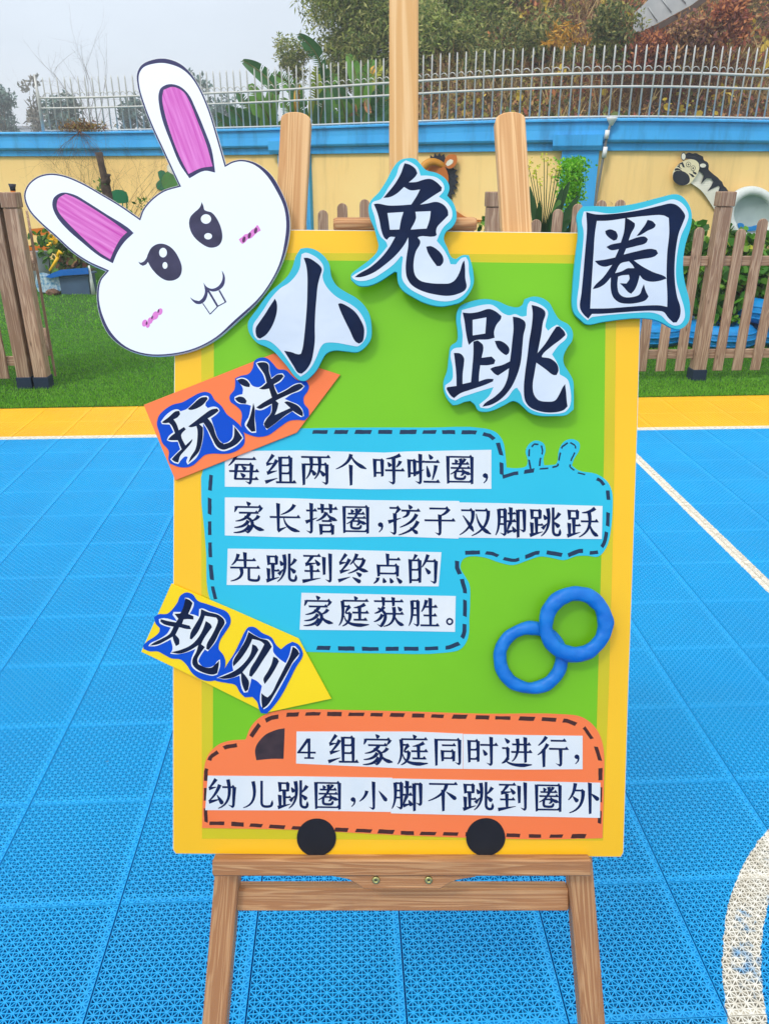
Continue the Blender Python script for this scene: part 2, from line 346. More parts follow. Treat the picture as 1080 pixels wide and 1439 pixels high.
# ================================================================== materials
def court_mat(name, base, base2, painted=True):
    m = mat(name, base, rough=.42, c2=base2, scale=1.7, bump=.05, bscale=300, spec=.4)
    t = m.node_tree; b = t.nodes['Principled BSDF']; src = b.inputs['Base Color'].links[0].from_socket
    g = t.nodes.new('ShaderNodeNewGeometry')
    def dot(v, d=0):
        n = t.nodes.new('ShaderNodeVectorMath'); n.operation = 'DOT_PRODUCT'; n.inputs[1].default_value = v
        t.links.new(g.outputs['Position'], n.inputs[0]); return n.outputs['Value']
    def op(o, a, b_=None, clamp=False):
        n = t.nodes.new('ShaderNodeMath'); n.operation = o; n.use_clamp = clamp
        for i, x in enumerate((a, b_)):
            if x is None: continue
            if isinstance(x, (int, float)): n.inputs[i].default_value = x
            else: t.links.new(x, n.inputs[i])
        return n.outputs[0]
    U, W = dot(tuple(E1)), dot(tuple(E2))
    nz = t.nodes.new('ShaderNodeTexNoise'); nz.inputs['Scale'].default_value = 55; nz.inputs['Detail'].default_value = 6; t.links.new(g.outputs['Position'], nz.inputs['Vector'])
    nb = t.nodes.new('ShaderNodeTexNoise'); nb.inputs['Scale'].default_value = 6; nb.inputs['Detail'].default_value = 3; t.links.new(g.outputs['Position'], nb.inputs['Vector'])
    jit = op('MULTIPLY', op('SUBTRACT', nz.outputs['Fac'], .5), .012)
    def band(x, c, h, soft=.0015):   # 1 inside |x-c|<h
        d = op('ABSOLUTE', op('SUBTRACT', x, c)); d = op('ADD', d, jit)
        return op('MULTIPLY', op('SUBTRACT', h, d), 1/soft, True)
    m1 = band(W, 4.583, .029); m2 = op('MULTIPLY', band(U, 1.615, .028), op('LESS_THAN', W, 4.57))
    rr = op('SQRT', op('ADD', op('POWER', op('SUBTRACT', U, 1.533), 2), op('POWER', op('SUBTRACT', W, .685), 2)))
    wear = op('MULTIPLY', op('SUBTRACT', op('ADD', op('MULTIPLY', nb.outputs['Fac'], 1.1), op('MULTIPLY', nz.outputs['Fac'], .8)), .60), 4, True)
    keep = op('MAXIMUM', wear, op('MULTIPLY', op('SUBTRACT', rr, .842), 60, True))
    m3 = op('MULTIPLY', band(rr, .837, .037), keep)
    mk_ = op('MAXIMUM', op('MAXIMUM', m1, m2), m3)
    nd = t.nodes.new('ShaderNodeTexNoise'); nd.inputs['Scale'].default_value = 3.2; nd.inputs['Detail'].default_value = 8; nd.inputs['Roughness'].default_value = .7; t.links.new(g.outputs['Position'], nd.inputs['Vector'])
    dm = op('MULTIPLY', op('MULTIPLY', op('SUBTRACT', nd.outputs['Fac'], .46), 1.6, True), .55)
    sp = t.nodes.new('ShaderNodeTexVoronoi'); sp.inputs['Scale'].default_value = 4.5; t.links.new(g.outputs['Position'], sp.inputs['Vector'])
    spk = op('MULTIPLY', op('LESS_THAN', op('ADD', sp.outputs['Distance'], op('MULTIPLY', jit, 2)), .022), .45)
    dx = t.nodes.new('ShaderNodeMixRGB'); t.links.new(dm, dx.inputs[0]); t.links.new(src, dx.inputs[1]); dx.inputs[2].default_value = (*[min(1, a*.72+.035) for a in lin(base)], 1)
    sx = t.nodes.new('ShaderNodeMixRGB'); t.links.new(spk, sx.inputs[0]); t.links.new(dx.outputs[0], sx.inputs[1]); sx.inputs[2].default_value = (.08, .09, .09, 1); src = sx.outputs[0]
    mx = t.nodes.new('ShaderNodeMixRGB'); t.links.new(mk_, mx.inputs[0]); t.links.new(src, mx.inputs[1])
    pr = t.nodes.new('ShaderNodeValToRGB'); pr.color_ramp.elements[0].color = (*lin((214, 206, 186)), 1); pr.color_ramp.elements[1].color = (*lin((240, 236, 222)), 1)
    pr.color_ramp.elements[0].position = .35; pr.color_ramp.elements[1].position = .6; t.links.new(nz.outputs['Fac'], pr.inputs[0])
    t.links.new(pr.outputs[0], mx.inputs[2]); t.links.new(mx.outputs[0], b.inputs['Base Color'])
    return m
M_blue = court_mat('court_blue', (16, 172, 232), (8, 160, 224))
M_yel = court_mat('court_yellow', (250, 200, 40), (244, 190, 32))
M_under = mat('underlay', (10, 116, 200), .8)
M_soil = mat('soil', (96, 84, 62), .95, c2=(70, 66, 44), scale=.8, bump=.6, bscale=6)
M_turf = mat('turf_base', (52, 100, 20), .95, c2=(36, 76, 14), scale=9)
M_blade = leafmat('turf_blade', [(74, 148, 18), (94, 168, 28), (112, 180, 38), (82, 154, 22), (126, 186, 52)], .6, .2)
M_wallY = mat('wall_yellow', (255, 220, 148), .85, c2=(252, 210, 136), scale=.9, bump=.12, bscale=25, spec=.15)
M_wallB = mat('wall_blue', (66, 172, 232), .55, c2=(52, 158, 222), scale=1.6, bump=.3, bscale=9, spec=.3)
M_steel = mat('steel', (204, 204, 198), .4, var=.05, spec=.6)
M_steel.node_tree.nodes['Principled BSDF'].inputs['Metallic'].default_value = .15
M_pine = wood('pine', (226, 172, 116), (190, 130, 78), 1.0, .5, .9, False, 60)
M_pine2 = wood('pine_pale', (246, 206, 150), (224, 174, 112), .8, .55, .8, False, 50)
M_pine3 = wood('pine_rail', (232, 184, 130), (182, 128, 84), 1.3, .5, 1.3, False, 95)
streaks(M_pine3, (140, 104, 80), .35, (9, 9, 3), .5)
M_old = wood('weathered_wood', (206, 180, 152), (146, 116, 94), .9, .85, 1.2, True, 70)
M_shoe = mat('post_shoe', (26, 44, 66), .6)

streaks(M_wallY, (190, 160, 110), .5); streaks(M_wallB, (36, 96, 140), .6, (5, 5, .8), .5)
# ================================================================== court floor
TS = .3048; GAP = .0036; GAPY = .0018; NC = 26
def tile_mesh():
    V = []; Fc = []; s = TS-GAP; sy = TS-GAPY; p = s/NC; dep = -.010; ky = sy/s
    def quadring(O, I):
        for k in range(3): Fc.append((O[k], O[(k+1) % 3], I[(k+1) % 3], I[k]))
    for i in range(NC):
        for j in range(NC):
            x, y = i*p, j*p; c = [(x, y), (x+p, y), (x+p, y+p), (x, y+p)]
            tr = ([0, 1, 2], [0, 2, 3]) if (i+j) % 2 == 0 else ([1, 2, 3], [1, 3, 0])
            strip = i >= NC-1 or j < 1; semi = i == NC-2 or j == 1
            for t in tr:
                P = [np.array(c[k]) for k in t]
                a = [np.linalg.norm(P[(k+1) % 3]-P[(k+2) % 3]) for k in range(3)]; ctr = sum(P[k]*a[k] for k in range(3))/sum(a); inr = p*p/sum(a)
                f = 1-(.0015 if strip else .0014 if semi else .00106)/inr
                I = [ctr+(q-ctr)*f for q in P]
                o0 = len(V); V += [(q[0], q[1], 0) for q in P]; V += [(q[0], q[1], -.0003) for q in I]
                quadring((o0, o0+1, o0+2), (o0+3, o0+4, o0+5))
                zz = -.0026 if strip else dep; V += [(q[0], q[1], zz) for q in I]
                quadring((o0+3, o0+4, o0+5), (o0+6, o0+7, o0+8))
                if strip: Fc.append((o0+6, o0+7, o0+8))
    o0 = len(V); V += [(0, 0, 0), (s, 0, 0), (s, s, 0), (0, s, 0), (0, 0, -.012), (s, 0, -.012), (s, s, -.012), (0, s, -.012)]
    for k in range(4): Fc.append((o0+k, o0+4+k, o0+4+(k+1) % 4, o0+(k+1) % 4))
    V = [(x, y*ky, z) for x, y, z in V]; me = bpy.data.meshes.new('floor_tile'); me.from_pydata(V, [], Fc); me.materials.append(M_blue); me.update(); return me
floor = root('court_floor', (0, 0, 0), None, None, None, 'structure')
tm = tile_mesh(); tmy = tm.copy(); tmy.materials[0] = M_yel
def proj(P):
    r = Vector(P)-Vector((0, 0, H)); z = r.dot(fw)
    return (CX+F*r.x/z, CY+F*r.dot(dn)/z, z) if z > .05 else (0, 9999, z)
ntile = 0
for k in range(1, 18):
    for j in range(-14, 16):
        u0, w0 = (.29+j)*TS, (.07+k)*TS
        pp = [proj(court(u0+a*TS, w0+b_*TS)) for a in (0, 1) for b_ in (0, 1)]
        if all(q[0] < -170 for q in pp) or all(q[0] > 1250 for q in pp) or all(q[1] > 1620 for q in pp): continue
        o = bpy.data.objects.new('floor_tile', tmy if k >= 15 else tm); col.objects.link(o); o.parent = floor
        o.location = court(u0+GAP/2, w0+GAPY/2); o.rotation_euler = (0, 0, A0); ntile += 1
print('tiles', ntile)
def quad(name, pts, m, parent=None): return mk(name, pts, [(0, 1, 2, 3)], m, parent)
tag(quad('court_underlay', [court(-14, -3, -.0125), court(14, -3, -.0125), court(14, 5.27, -.0125), court(-14, 5.27, -.0125)], M_under), kind='structure')
tag(quad('ground', [(-145, -5, -.05), (145, -5, -.05), (145, 180, -.05), (-145, 180, -.05)], M_soil), kind='structure')
tag(quad('lawn', [court(-14, 5.03, .003), court(14, 5.52, .003), court(16, 20, .003), court(-18, 20, .003)], M_turf), kind='structure')
def turf(n, w0, w1, h, wd):
    W = w0+(w1-w0)*rng.uniform(0, 1, n)**1.3; hw = .62*W+.4; U = rng.uniform(-1, 1, n)*hw+.05*W; W = W+(.017*U if w0 < 6 else 0)
    base = np.outer(U, np.array(E1))+np.outer(W, np.array(E2)); a = rng.uniform(0, 2*math.pi, n)
    s = np.stack([np.cos(a), np.sin(a), 0*a], 1)*wd/2; tip = rng.normal(size=(n, 3))*h*.45; tip[:, 2] = h*rng.uniform(.6, 1.1, n)
    return np.stack([base-s, base+s, base+tip], 1)
V = np.concatenate([turf(210000, 5.278, 8.2, .024, .0045), turf(60000, 8.2, 14, .03, .009)])
fastmesh('turf_grass', V, 3, M_blade)['kind'] = 'stuff'

# ================================================================== boundary wall
WT = 2.11
def wallpt(px, py):
    d = ray(px, py); t = (WT-H)/d.z; return Vector((d.x*t, d.y*t, 0))
ctl = [(-420, 188.5), (-200, 188), (0, 187), (140, 186), (280, 183.5), (400, 180.5), (545, 175.5), (700, 170.5), (860, 168), (980, 168.5), (1080, 170), (1400, 171.5)]
cp = [wallpt(*c) for c in ctl]; path = []
for i in range(len(cp)-1):
    a, b_, c_, d_ = cp[max(i-1, 0)], cp[i], cp[i+1], cp[min(i+2, len(cp)-1)]
    for k in range(8):
        t = k/8; path.append(.5*((2*b_)+(c_-a)*t+(2*a-5*b_+4*c_-d_)*t*t+(3*b_-a-3*c_+d_)*t**3))
path.append(cp[-1])
arc = [0]
for i in range(1, len(path)): arc.append(arc[-1]+(path[i]-path[i-1]).length)
def on_wall(s):
    for i in range(len(arc)-1):
        if arc[i+1] >= s or i == len(arc)-2:
            t = (s-arc[i])/(arc[i+1]-arc[i]); d = (path[i+1]-path[i]).normalized(); return path[i].lerp(path[i+1], t), d
def wall_s(px):
    best = min(range(len(path)), key=lambda i: abs(proj(path[i]+Vector((0, 0, WT)))[0]-px)); i = min(best, len(path)-2)
    if proj(path[i]+Vector((0, 0, WT)))[0] > px and i: i -= 1
    a, b_ = proj(path[i]+Vector((0, 0, WT)))[0], proj(path[i+1]+Vector((0, 0, WT)))[0]
    return arc[i]+(arc[i+1]-arc[i])*(px-a)/(b_-a)
wall = root('boundary_wall', path[len(path)//2], 'long curved pale yellow garden wall with a blue coping and blue pillars behind the fence', 'wall')
def sweep(name, prof, m, parent, s0=None, s1=None, step=.35):
    s0 = 0 if s0 is None else s0; s1 = arc[-1] if s1 is None else s1; n = max(1, int((s1-s0)/step)); V = []; Fc = []; k = len(prof)
    for i in range(n+1):
        p, d = on_wall(s0+(s1-s0)*i/n); out_ = Vector((d.y, -d.x, 0))
        for (q, z) in prof: V.append(p+out_*q+Vector((0, 0, z)))
    for i in range(n):
        for j in range(k): Fc.append((i*k+j, i*k+(j+1) % k, (i+1)*k+(j+1) % k, (i+1)*k+j))
    Fc.append(tuple(range(k))); Fc.append(tuple(reversed(range(n*k, n*k+k))))
    return mk(name, V, Fc, m, parent)
sweep('wall_panel', [(-.12, 0), (0, 0), (0, 1.74), (-.12, 1.74)], M_wallY, wall)
sweep('coping', [(-.16, 1.741), (.045, 1.741), (.05, 1.80), (.055, 1.825), (.10, 1.845), (.115, 1.87), (.10, 1.98), (.10, 2.075), (.135, 2.085), (.135, 2.105), (.02, 2.125), (-.16, 2.11)], M_wallB, wall)
for pa, pb in ((392, 436), (793, 845), (-150, -110), (1240, 1300)):
    sa, sb = wall_s(pa), wall_s(pb)
    sweep('pillar', [(-.05, 0), (.075, 0), (.075, 1.742), (-.05, 1.742)], M_wallB, wall, sa, sb)
    sweep('pillar_capital', [(-.02, 1.744), (.12, 1.744), (.155, 1.80), (.155, 1.93), (-.02, 1.93)], M_wallB, wall, sa-.12, sb+.02)

# ---- stainless railing on top of the wall
rail = root('wall_railing', path[len(path)//2]+Vector((0, 0, WT)), 'long stainless steel railing with pointed bars standing on top of the blue coping', 'railing')
s0, s1 = wall_s(62), wall_s(1250)
def wp(s, z, q=0):
    p, d = on_wall(s); return p+Vector((d.y, -d.x, 0))*q+Vector((0, 0, z))
for z, r in ((2.49, .016), (2.645, .018), (2.145, .014)):
    tube('rail', [wp(s0+(s1-s0)*i/60, z) for i in range(61)], r, M_steel, rail, 6)
b0 = s0+.13
bp0 = wp(b0, 2.12, .0)
bar0 = tube('bar', [bp0, bp0+Vector((0, 0, .80)), bp0+Vector((0, 0, .84))], .0115, M_steel, rail, 6, [.0115, .0115, .003])
arc0 = tube('scroll', [bp0+Vector((.052-.052*math.cos(a), 0, .54+.062*math.sin(a))) for a in [math.pi*k/8 for k in range(8)]], .006, M_steel, rail, 5)
for o in (bar0, arc0):   # move origins onto the bar foot so that copies can turn with the wall
    off = bp0-rloc(rail)
    for v in o.data.vertices: v.co -= off
    o.location = off
s = b0; k = 0
while s < s1:
    p, d = on_wall(s); L = p+Vector((0, 0, 2.12))-rloc(rail); rz = math.atan2(d.y, d.x)
    for o in (bar0, arc0):
        q = o if k == 0 else o.copy()
        if k: col.objects.link(q); q.parent = rail
        q.location = L; q.rotation_euler = (random.uniform(-.012, .012), random.uniform(-.012, .012), rz)
    s += .129*random.uniform(.97, 1.03); k += 1
tube('post', [wp(s0, 2.1), wp(s0, 2.68), wp(s0-.01, 3.0)], .03, M_steel, rail, 8, [.032, .03, .014])

# ---- rain pipe on the wall
M_pipe = mat('grey_pipe', (128, 128, 124), .6); M_white = mat('white_plastic', (236, 238, 236), .4)
sp = wall_s(857)
pr_ = root('drain_pipe', wp(sp-.14, 0, .2), 'thin grey pipe with white joints hanging down the wall right of the pillar', 'pipe')
tube('pipe', [wp(sp, 2.10, .15), wp(sp-.04, 1.9, .14), wp(sp-.05, 1.7, .1), wp(sp-.085, 1.2, .06), wp(sp-.1, .1, .05)], .017, M_pipe, pr_, 8)
for z, q, h in ((1.93, .15, .1), (1.72, .11, .13)): tube('joint', [wp(sp-.045, z-h/2, q), wp(sp-.04, z+h/2, q+.01)], .03, M_white, pr_, 10)
tube('funnel', [wp(sp, 2.03, .15), wp(sp, 2.10, .15), wp(sp, 2.13, .15)], .03, M_white, pr_, 10, [.02, .06, .075])

# ================================================================== hill behind the wall
def hill_h(x, y):
    g_ = 1/(1+math.exp(-(x+.9-(y-13)*.04)/1.0))
    t = max(0, min(1, (y-12.6)/13)); t2 = t*t*(3-2*t)
    r = 5.6+1.4*max(0, min(1, (x-2)/6))
    return g_*(.9+(r)*t2)+.15*math.sin(x*1.3+y*.7)*g_-.03
wX = np.array([p.x for p in path]); wYv = np.array([p.y for p in path])
def wallY(x): return float(np.interp(x, wX, wYv))
V = []; Fc = []; nx, ny = 64, 44
for j in range(ny):
    for i in range(nx):
        x = -12+i*.75; y = wallY(x)+.25+j*.6; V.append((x, y, hill_h(x, y)))
for j in range(ny-1):
    for i in range(nx-1): Fc.append((j*nx+i, j*nx+i+1, (j+1)*nx+i+1, (j+1)*nx+i))
tag(mk('hillside', V, Fc, mat('hill_soil', (110, 82, 68), .95, c2=(74, 62, 40), scale=1.4, bump=.8, bscale=5), smooth=True), kind='structure')

# ================================================================== easel
M_leg = wood('pine_leg', (240, 196, 140), (206, 152, 98), 1.0, .5, .6, False, 90)
X0, _ = bl(566, 700)
easel = root('display_easel', bw(X0, bl(566, 1439)[1]-.2), 'wooden easel with round topped legs standing on the blue court holding the poster', 'easel')
easel.location.z = 0
def to_floor(p, d):
    p, d = Vector(p), Vector(d); return p+d*(-p.z/d.z)
for side, top, low, hi in ((-1, (416, 157), (302, 1439), (319.5, 1232)), (1, (716, 157), (831.5, 1439), (815, 1232))):
    # upper half with rounded end, behind the board
    a = bl(*top, -.014); e_ = bl(416-9*1.4 if side < 0 else 716+10*1.4, 157+165*1.4, -.014)
    A = bw(*e_, -.022); Bp = bw(a[0], a[1], -.022); plank('leg_top', A, Bp, BR, .0385, .018, M_leg, easel, True, .0015, .5)
    l0 = bl(*low, -.03); l1 = bl(*hi, -.03); P0 = bw(*l0, -.037); P1 = bw(*l1, -.037); d = (P1-P0)
    beam('leg', to_floor(P0, d), P0+d*3.2, BR, .033, .03, M_pine3, easel, .002)
yb = lambda y, n: bl(540, y, n)[1]
def hbeam(name, x0, x1, y0, y1, n0, n1, m, ch=.002):
    a, b_ = bl(x0, (y0+y1)/2, n1), bl(x1, (y0+y1)/2, n1); h = abs(yb(y0, n1)-yb(y1, n1)); ym = (yb(y0, n1)+yb(y1, n1))/2
    return beam(name, bw(a[0], ym, (n0+n1)/2), bw(b_[0], ym, (n0+n1)/2), BU, h, n1-n0, m, easel, ch)
hbeam('ledge', 298, 831, 1209, 1232, -.018, .016, M_pine3)
hbeam('lower_rail', 331, 799, 1249, 1281, -.058, -.036, M_pine3)
bpoly('ledge_bracket', parse('462,1230.5 475,1233 490,1236 502,1243 511,1249.5 560,1250 618,1249.5 628,1243 641,1237 668,1232.5 668,1230.5', smooth=False), -.004, .012, M_pine3, easel, bev=.001, grain=lambda x, y, n: (x, y, n))
M_screw = mat('brass_screw', (190, 186, 120), .35); M_screw.node_tree.nodes['Principled BSDF'].inputs['Metallic'].default_value = .8
for sx in (528, 602):
    c = bl(sx, 1237.5, .014); s_ = torus('screw', bw(*c, .0125), BR, BU, .0032, .0022, M_screw, easel, 20, 8)
    tube('screw_core', [bw(*c, .011), bw(*c, .0135)], .002, mat('screw_slot', (70, 70, 60), .5), s_, 6)
# clamp bar that holds the board from above: turned profile, wider than the mast
a, b_ = bl(468, 314, .002), bl(670, 314, .002)
c_ = [bw(a[0]+(b_[0]-a[0])*t, a[1]+.0015, -.006) for t in (0, .02, .98, 1)]
tube('clamp_bar', c_, .008, M_pine3, easel, 14, [.0068, .0084, .0084, .0068])
# centre mast and rear leg
mx0 = bl(567, 0, -.05); mast_top = bw(mx0[0], mx0[1]+.16, -.048); mast_bot = bw(bl(566, 900, -.05)[0], bl(566, 900, -.05)[1], -.048)
beam('mast', mast_bot, mast_top, BR, .0385, .018, M_pine2, easel, .002)
hb = bw(bl(566, 520, -.06)[0], bl(566, 520, -.06)[1], -.075); foot = Vector((hb.x, 2.05, 0)); beam('rear_leg', foot, hb, (1, 0, 0), .034, .022, M_pine, easel, .002)
hbeam('upper_rail', 395, 740, 560, 600, -.05, -.032, M_pine)

# ================================================================== poster board
M_foam = mat('foam_edge', (236, 240, 240), .7)
M_pyel = mat('sheet_yellow', (252, 198, 28), .33, c2=(250, 190, 22), scale=3, spec=.45, bump=.12, bscale=9)
M_band = mat('tape_olive', (206, 188, 8), .25, c2=(212, 200, 10), scale=5, spec=.5)
M_green = mat('paper_green', (122, 198, 22), .4, c2=(114, 190, 18), scale=5, bump=.22, bscale=7)
M_cyan = mat('paper_cyan', (42, 192, 218), .6, c2=(36, 186, 214), scale=6)
M_cyan2 = mat('card_cyan', (54, 186, 204), .5, c2=(46, 178, 198), scale=9)
M_orng = mat('paper_orange', (250, 128, 72), .6, c2=(248, 122, 66), scale=6)
M_paper = mat('paper_white', (228, 232, 230), .55, c2=(218, 226, 228), scale=18, bump=.12, bscale=30)
M_paper2 = mat('paper_gloss', (212, 222, 230), .26, c2=(198, 212, 226), scale=7, bump=.45, bscale=14, spec=.55)
M_ink = mat('ink_navy', (14, 32, 74), .8, c2=(22, 42, 88), scale=60, spec=.1)
M_ink2 = mat('ink_dark', (8, 22, 50), .6, c2=(14, 34, 68), scale=30, spec=.14)
M_dash = mat('marker_navy', (22, 52, 84), .6); M_dashb = mat('marker_brown', (70, 36, 34), .6)
M_dyel = mat('card_yellow', (252, 218, 12), .5, c2=(248, 212, 8), scale=10)
M_blu = mat('card_blue', (6, 82, 198), .6, c2=(4, 74, 190), scale=10, spec=.15)
M_blk = mat('card_black', (26, 28, 36), .75, c2=(20, 22, 30), scale=20)
M_bun = mat('board_white', (236, 243, 247), .45, c2=(230, 240, 245), scale=3)
M_out = mat('marker_slate', (68, 68, 104), .6, c2=(54, 54, 90), scale=40, spec=.2)
M_pink = None
def strokes_mat(name, ca, cb, ang):
    m = mat(name, ca, .6, c2=cb, scale=1); t = m.node_tree; n = [x for x in t.nodes if x.type == 'TEX_NOISE'][0]
    g = [x for x in t.nodes if x.type == 'NEW_GEOMETRY'][0]; mp = t.nodes.new('ShaderNodeMapping'); mp.vector_type = 'TEXTURE'
    mp.inputs['Rotation'].default_value = (0, ang, 0); mp.inputs['Scale'].default_value = (1/260, 1, 1/14)
    t.links.new(g.outputs['Position'], mp.inputs[0]); t.links.new(mp.outputs[0], n.inputs['Vector']); n.inputs['Detail'].default_value = 5; return m
M_pinkL = strokes_mat('crayon_pink', (226, 136, 206), (196, 66, 168), math.radians(-61))
M_pinkR = strokes_mat('crayon_pink_upright', (224, 134, 206), (196, 68, 170), math.radians(-20))

pb = root('poster_board', bw(bl(559, 1202)[0], bl(559, 1202)[1], 0), 'yellow and green notice board with a rabbit head and paper characters on the easel', 'sign')
Pb = lambda s, **k: parse(s, smooth=False, **k)
core = [(246, 321.5), (570, 324), (903.8, 328), (899, 455), (895, 600), (889, 780), (882, 980), (875.5, 1198), (872, 1204.5), (560, 1202.5), (247, 1200), (243, 1194), (243, 900), (244.5, 600)]
bpoly('foam_core', core, -.0085, -.0012, M_foam, pb, bev=.0004)
bpoly('yellow_sheet', inset(core, .9), -.0012, 0, M_pyel, pb)
bpoly('olive_border', [(283, 355), (560, 356), (866, 358.5), (862, 700), (855, 960), (846.5, 1181), (560, 1180), (284, 1178.5), (283, 700)], .0001, .0003, M_band, pb)
bpoly('green_sheet', [(301, 364.5), (560, 367), (851, 371), (848, 640), (841, 900), (834, 1165), (560, 1164), (299, 1163), (300, 700)], .0003, .0006, M_green, pb)

def path_dashes(segs, wdt, n, on=21, off=9, seed=3):
    R = random.Random(seed); out_ = []
    for seg in segs:
        pts = [np.array(p, float) for p in seg[0]]; ww = seg[1] if len(seg) > 1 else wdt; o_n, o_f = (seg[2], seg[3]) if len(seg) > 3 else (on, off)
        # resample
        L = [0]
        for i in range(1, len(pts)): L.append(L[-1]+np.linalg.norm(pts[i]-pts[i-1]))
        def P(s):
            for i in range(len(L)-1):
                if s <= L[i+1] or i == len(L)-2:
                    t = (s-L[i])/max(1e-6, L[i+1]-L[i]); return pts[i]*(1-t)+pts[i+1]*t
        s = R.uniform(0, off)
        while s < L[-1]-o_n*.4:
            e1 = min(L[-1], s+o_n*R.uniform(.85, 1.12)); q = [s+(e1-s)*k/4 for k in range(5)]; h = ww*R.uniform(.42, .55); sk = R.uniform(-.1, .45)*ww
            a, b_ = [], []
            for k, x in enumerate(q):
                p = P(x); d = P(min(L[-1], x+1.5))-P(max(0, x-1.5)); d = d/(np.linalg.norm(d)+1e-9); nn = np.array([-d[1], d[0]])
                a.append(p+nn*h*R.uniform(.92, 1.08)+d*sk*-.5); b_.append(p-nn*h*R.uniform(.92, 1.08)+d*sk*.5)
            out_.append([bw(*bl(*p, n), n) for p in a+b_[::-1]]); s = e1+o_f*R.uniform(.8, 1.25)
    return out_
# cyan panel
cy = bpoly('cyan_panel', parse('291,640 340,605 430,602 500,601 600,601 680,602 697,608 706,620 709.5,638 711,657 725,658 739,655 741,647 738,634 744,623 753,619 763,623 766,632 763,645 764,654 773,653.5 781,652 785,632 792,620.5 803,617 813,622 813.5,632 806,645 803,654 812,661 837,666 852,676 859,690 860,715 857.5,745 852,768 840,782 825,781 809,781.5 792,787 775,784 759,782 742,787 720,794 700,790 681,783.5 659,782 650,786 646.5,798 653,810 659,821 660,845 659,868 657,897 647,912 627,917 533,918 432,916 330,914 298,850 292,830 290,780', corner=70), .0006, .0011, M_cyan, pb)
dashes(path_dashes([
 ([(437, 607), (600, 607), (668, 607.5), (688, 612), (699, 622), (704, 640), (704.5, 667)],),
 ([(702, 671.5), (722, 665.5), (750, 661)],), ([(745, 659), (742.5, 645), (743, 632), (750, 624), (760, 625), (762, 634), (758.5, 646), (757, 659), (770, 658), (783, 655), (786, 640), (789, 628), (799, 621), (808, 626), (808, 634), (802, 646), (800, 656), (810, 664), (826, 668)], 2.4, 12, 5),
 ([(830, 669.5), (843, 675), (853, 688), (854.5, 705)], 4.6, 15, 8), ([(854, 716), (853, 740), (849, 762), (840, 776), (828, 777)],), ([(822, 774), (812, 774.5), (796, 781), (784, 779), (768, 776), (752, 777), (740, 782), (722, 788), (707, 785), (692, 778), (676, 776), (648, 777)],),
 ([(642, 782), (641.5, 797), (648, 812), (653, 830), (653, 855), (652, 890), (645, 904), (630, 910), (600, 911.5), (520, 912), (430, 910)],),
 ([(297, 662), (295, 690), (294.5, 720), (295, 760), (296.5, 800), (299, 826), (303, 842)],)], 5.6, .0012), M_dash, cy)
# orange vehicle panel
og = bpoly('orange_panel', parse('284,1163.6 285,1120 286.7,1081.7 292,1062 306,1047 323,1041 345,1039.4 353,1020.5 367,1007 389,999 417,997 492,998 570,999.7 678.5,1003 795,1004 815,1007 831,1017 841.5,1031.5 847.4,1052 848,1100 846,1178 767,1179.6 678,1178 548,1173 409,1166', corner=50), .0007, .0012, M_orng, pb)
dashes(path_dashes([
 ([(290, 1160), (289, 1140), (289.5, 1084), (296, 1063.6), (316, 1050), (346, 1045)],), ([(352, 1036), (364.5, 1018), (380, 1009), (403, 1004.5), (437, 1003), (548, 1004.5), (669.6, 1007.8), (767.4, 1010.7), (797, 1013), (820.7, 1022.6), (835.5, 1045), (843, 1070), (843, 1108.5), (841.5, 1159), (837, 1171)],),
 ([(832, 1175), (755.5, 1175), (693, 1173), (572, 1170.7), (548, 1169), (409, 1163), (314, 1157), (292, 1157)],)], 5.6, .0013, 20, 10, 9), M_dashb, og)
bpoly('vehicle_window', parse('318,240 322,215 330,198 350,172 375,150 400,138 430,127 468,120 466,180 462,275 400,275 325,282', 270, 990, 3.6), .0012, .00135, mat('marker_black', (44, 34, 42), .45, c2=(66, 50, 56), scale=70), og)
for wx, wy in ((444.5, 1177), (682, 1176.5)):
    bpoly('vehicle_wheel', [(wx+27.5*math.cos(a)*(1+.012*math.sin(3*a)), wy+26.8*math.sin(a)*(1+.015*math.cos(2*a+1))) for a in [2*math.pi*k/40 for k in range(40)]], .0014, .002, M_blk, pb)

# ------------------------------------------------------------------ printed text
def bez(P, k=9):
    if len(P) == 2: p0, p2 = P; p1 = ((p0[0]+p2[0])/2, (p0[1]+p2[1])/2)
    else: p0, m_, p2 = P; p1 = (2*m_[0]-.5*(p0[0]+p2[0]), 2*m_[1]-.5*(p0[1]+p2[1]))
    return [np.array(((1-t)**2*p0[0]+2*t*(1-t)*p1[0]+t*t*p2[0], (1-t)**2*p0[1]+2*t*(1-t)*p1[1]+t*t*p2[1])) for t in [i/(k-1) for i in range(k)]]
def ribbon(pts, wf):
    a, b_ = [], []; n = len(pts)
    for i, p in enumerate(pts):
        d = pts[min(i+1, n-1)]-pts[max(i-1, 0)]; d = d/(np.linalg.norm(d)+1e-9); nn = np.array([-d[1], d[0]]); h = wf(i/(n-1))
        a.append(p+nn*h); b_.append(p-nn*h)
    return a+b_[::-1]
HW, VW = 2.9, 4.5
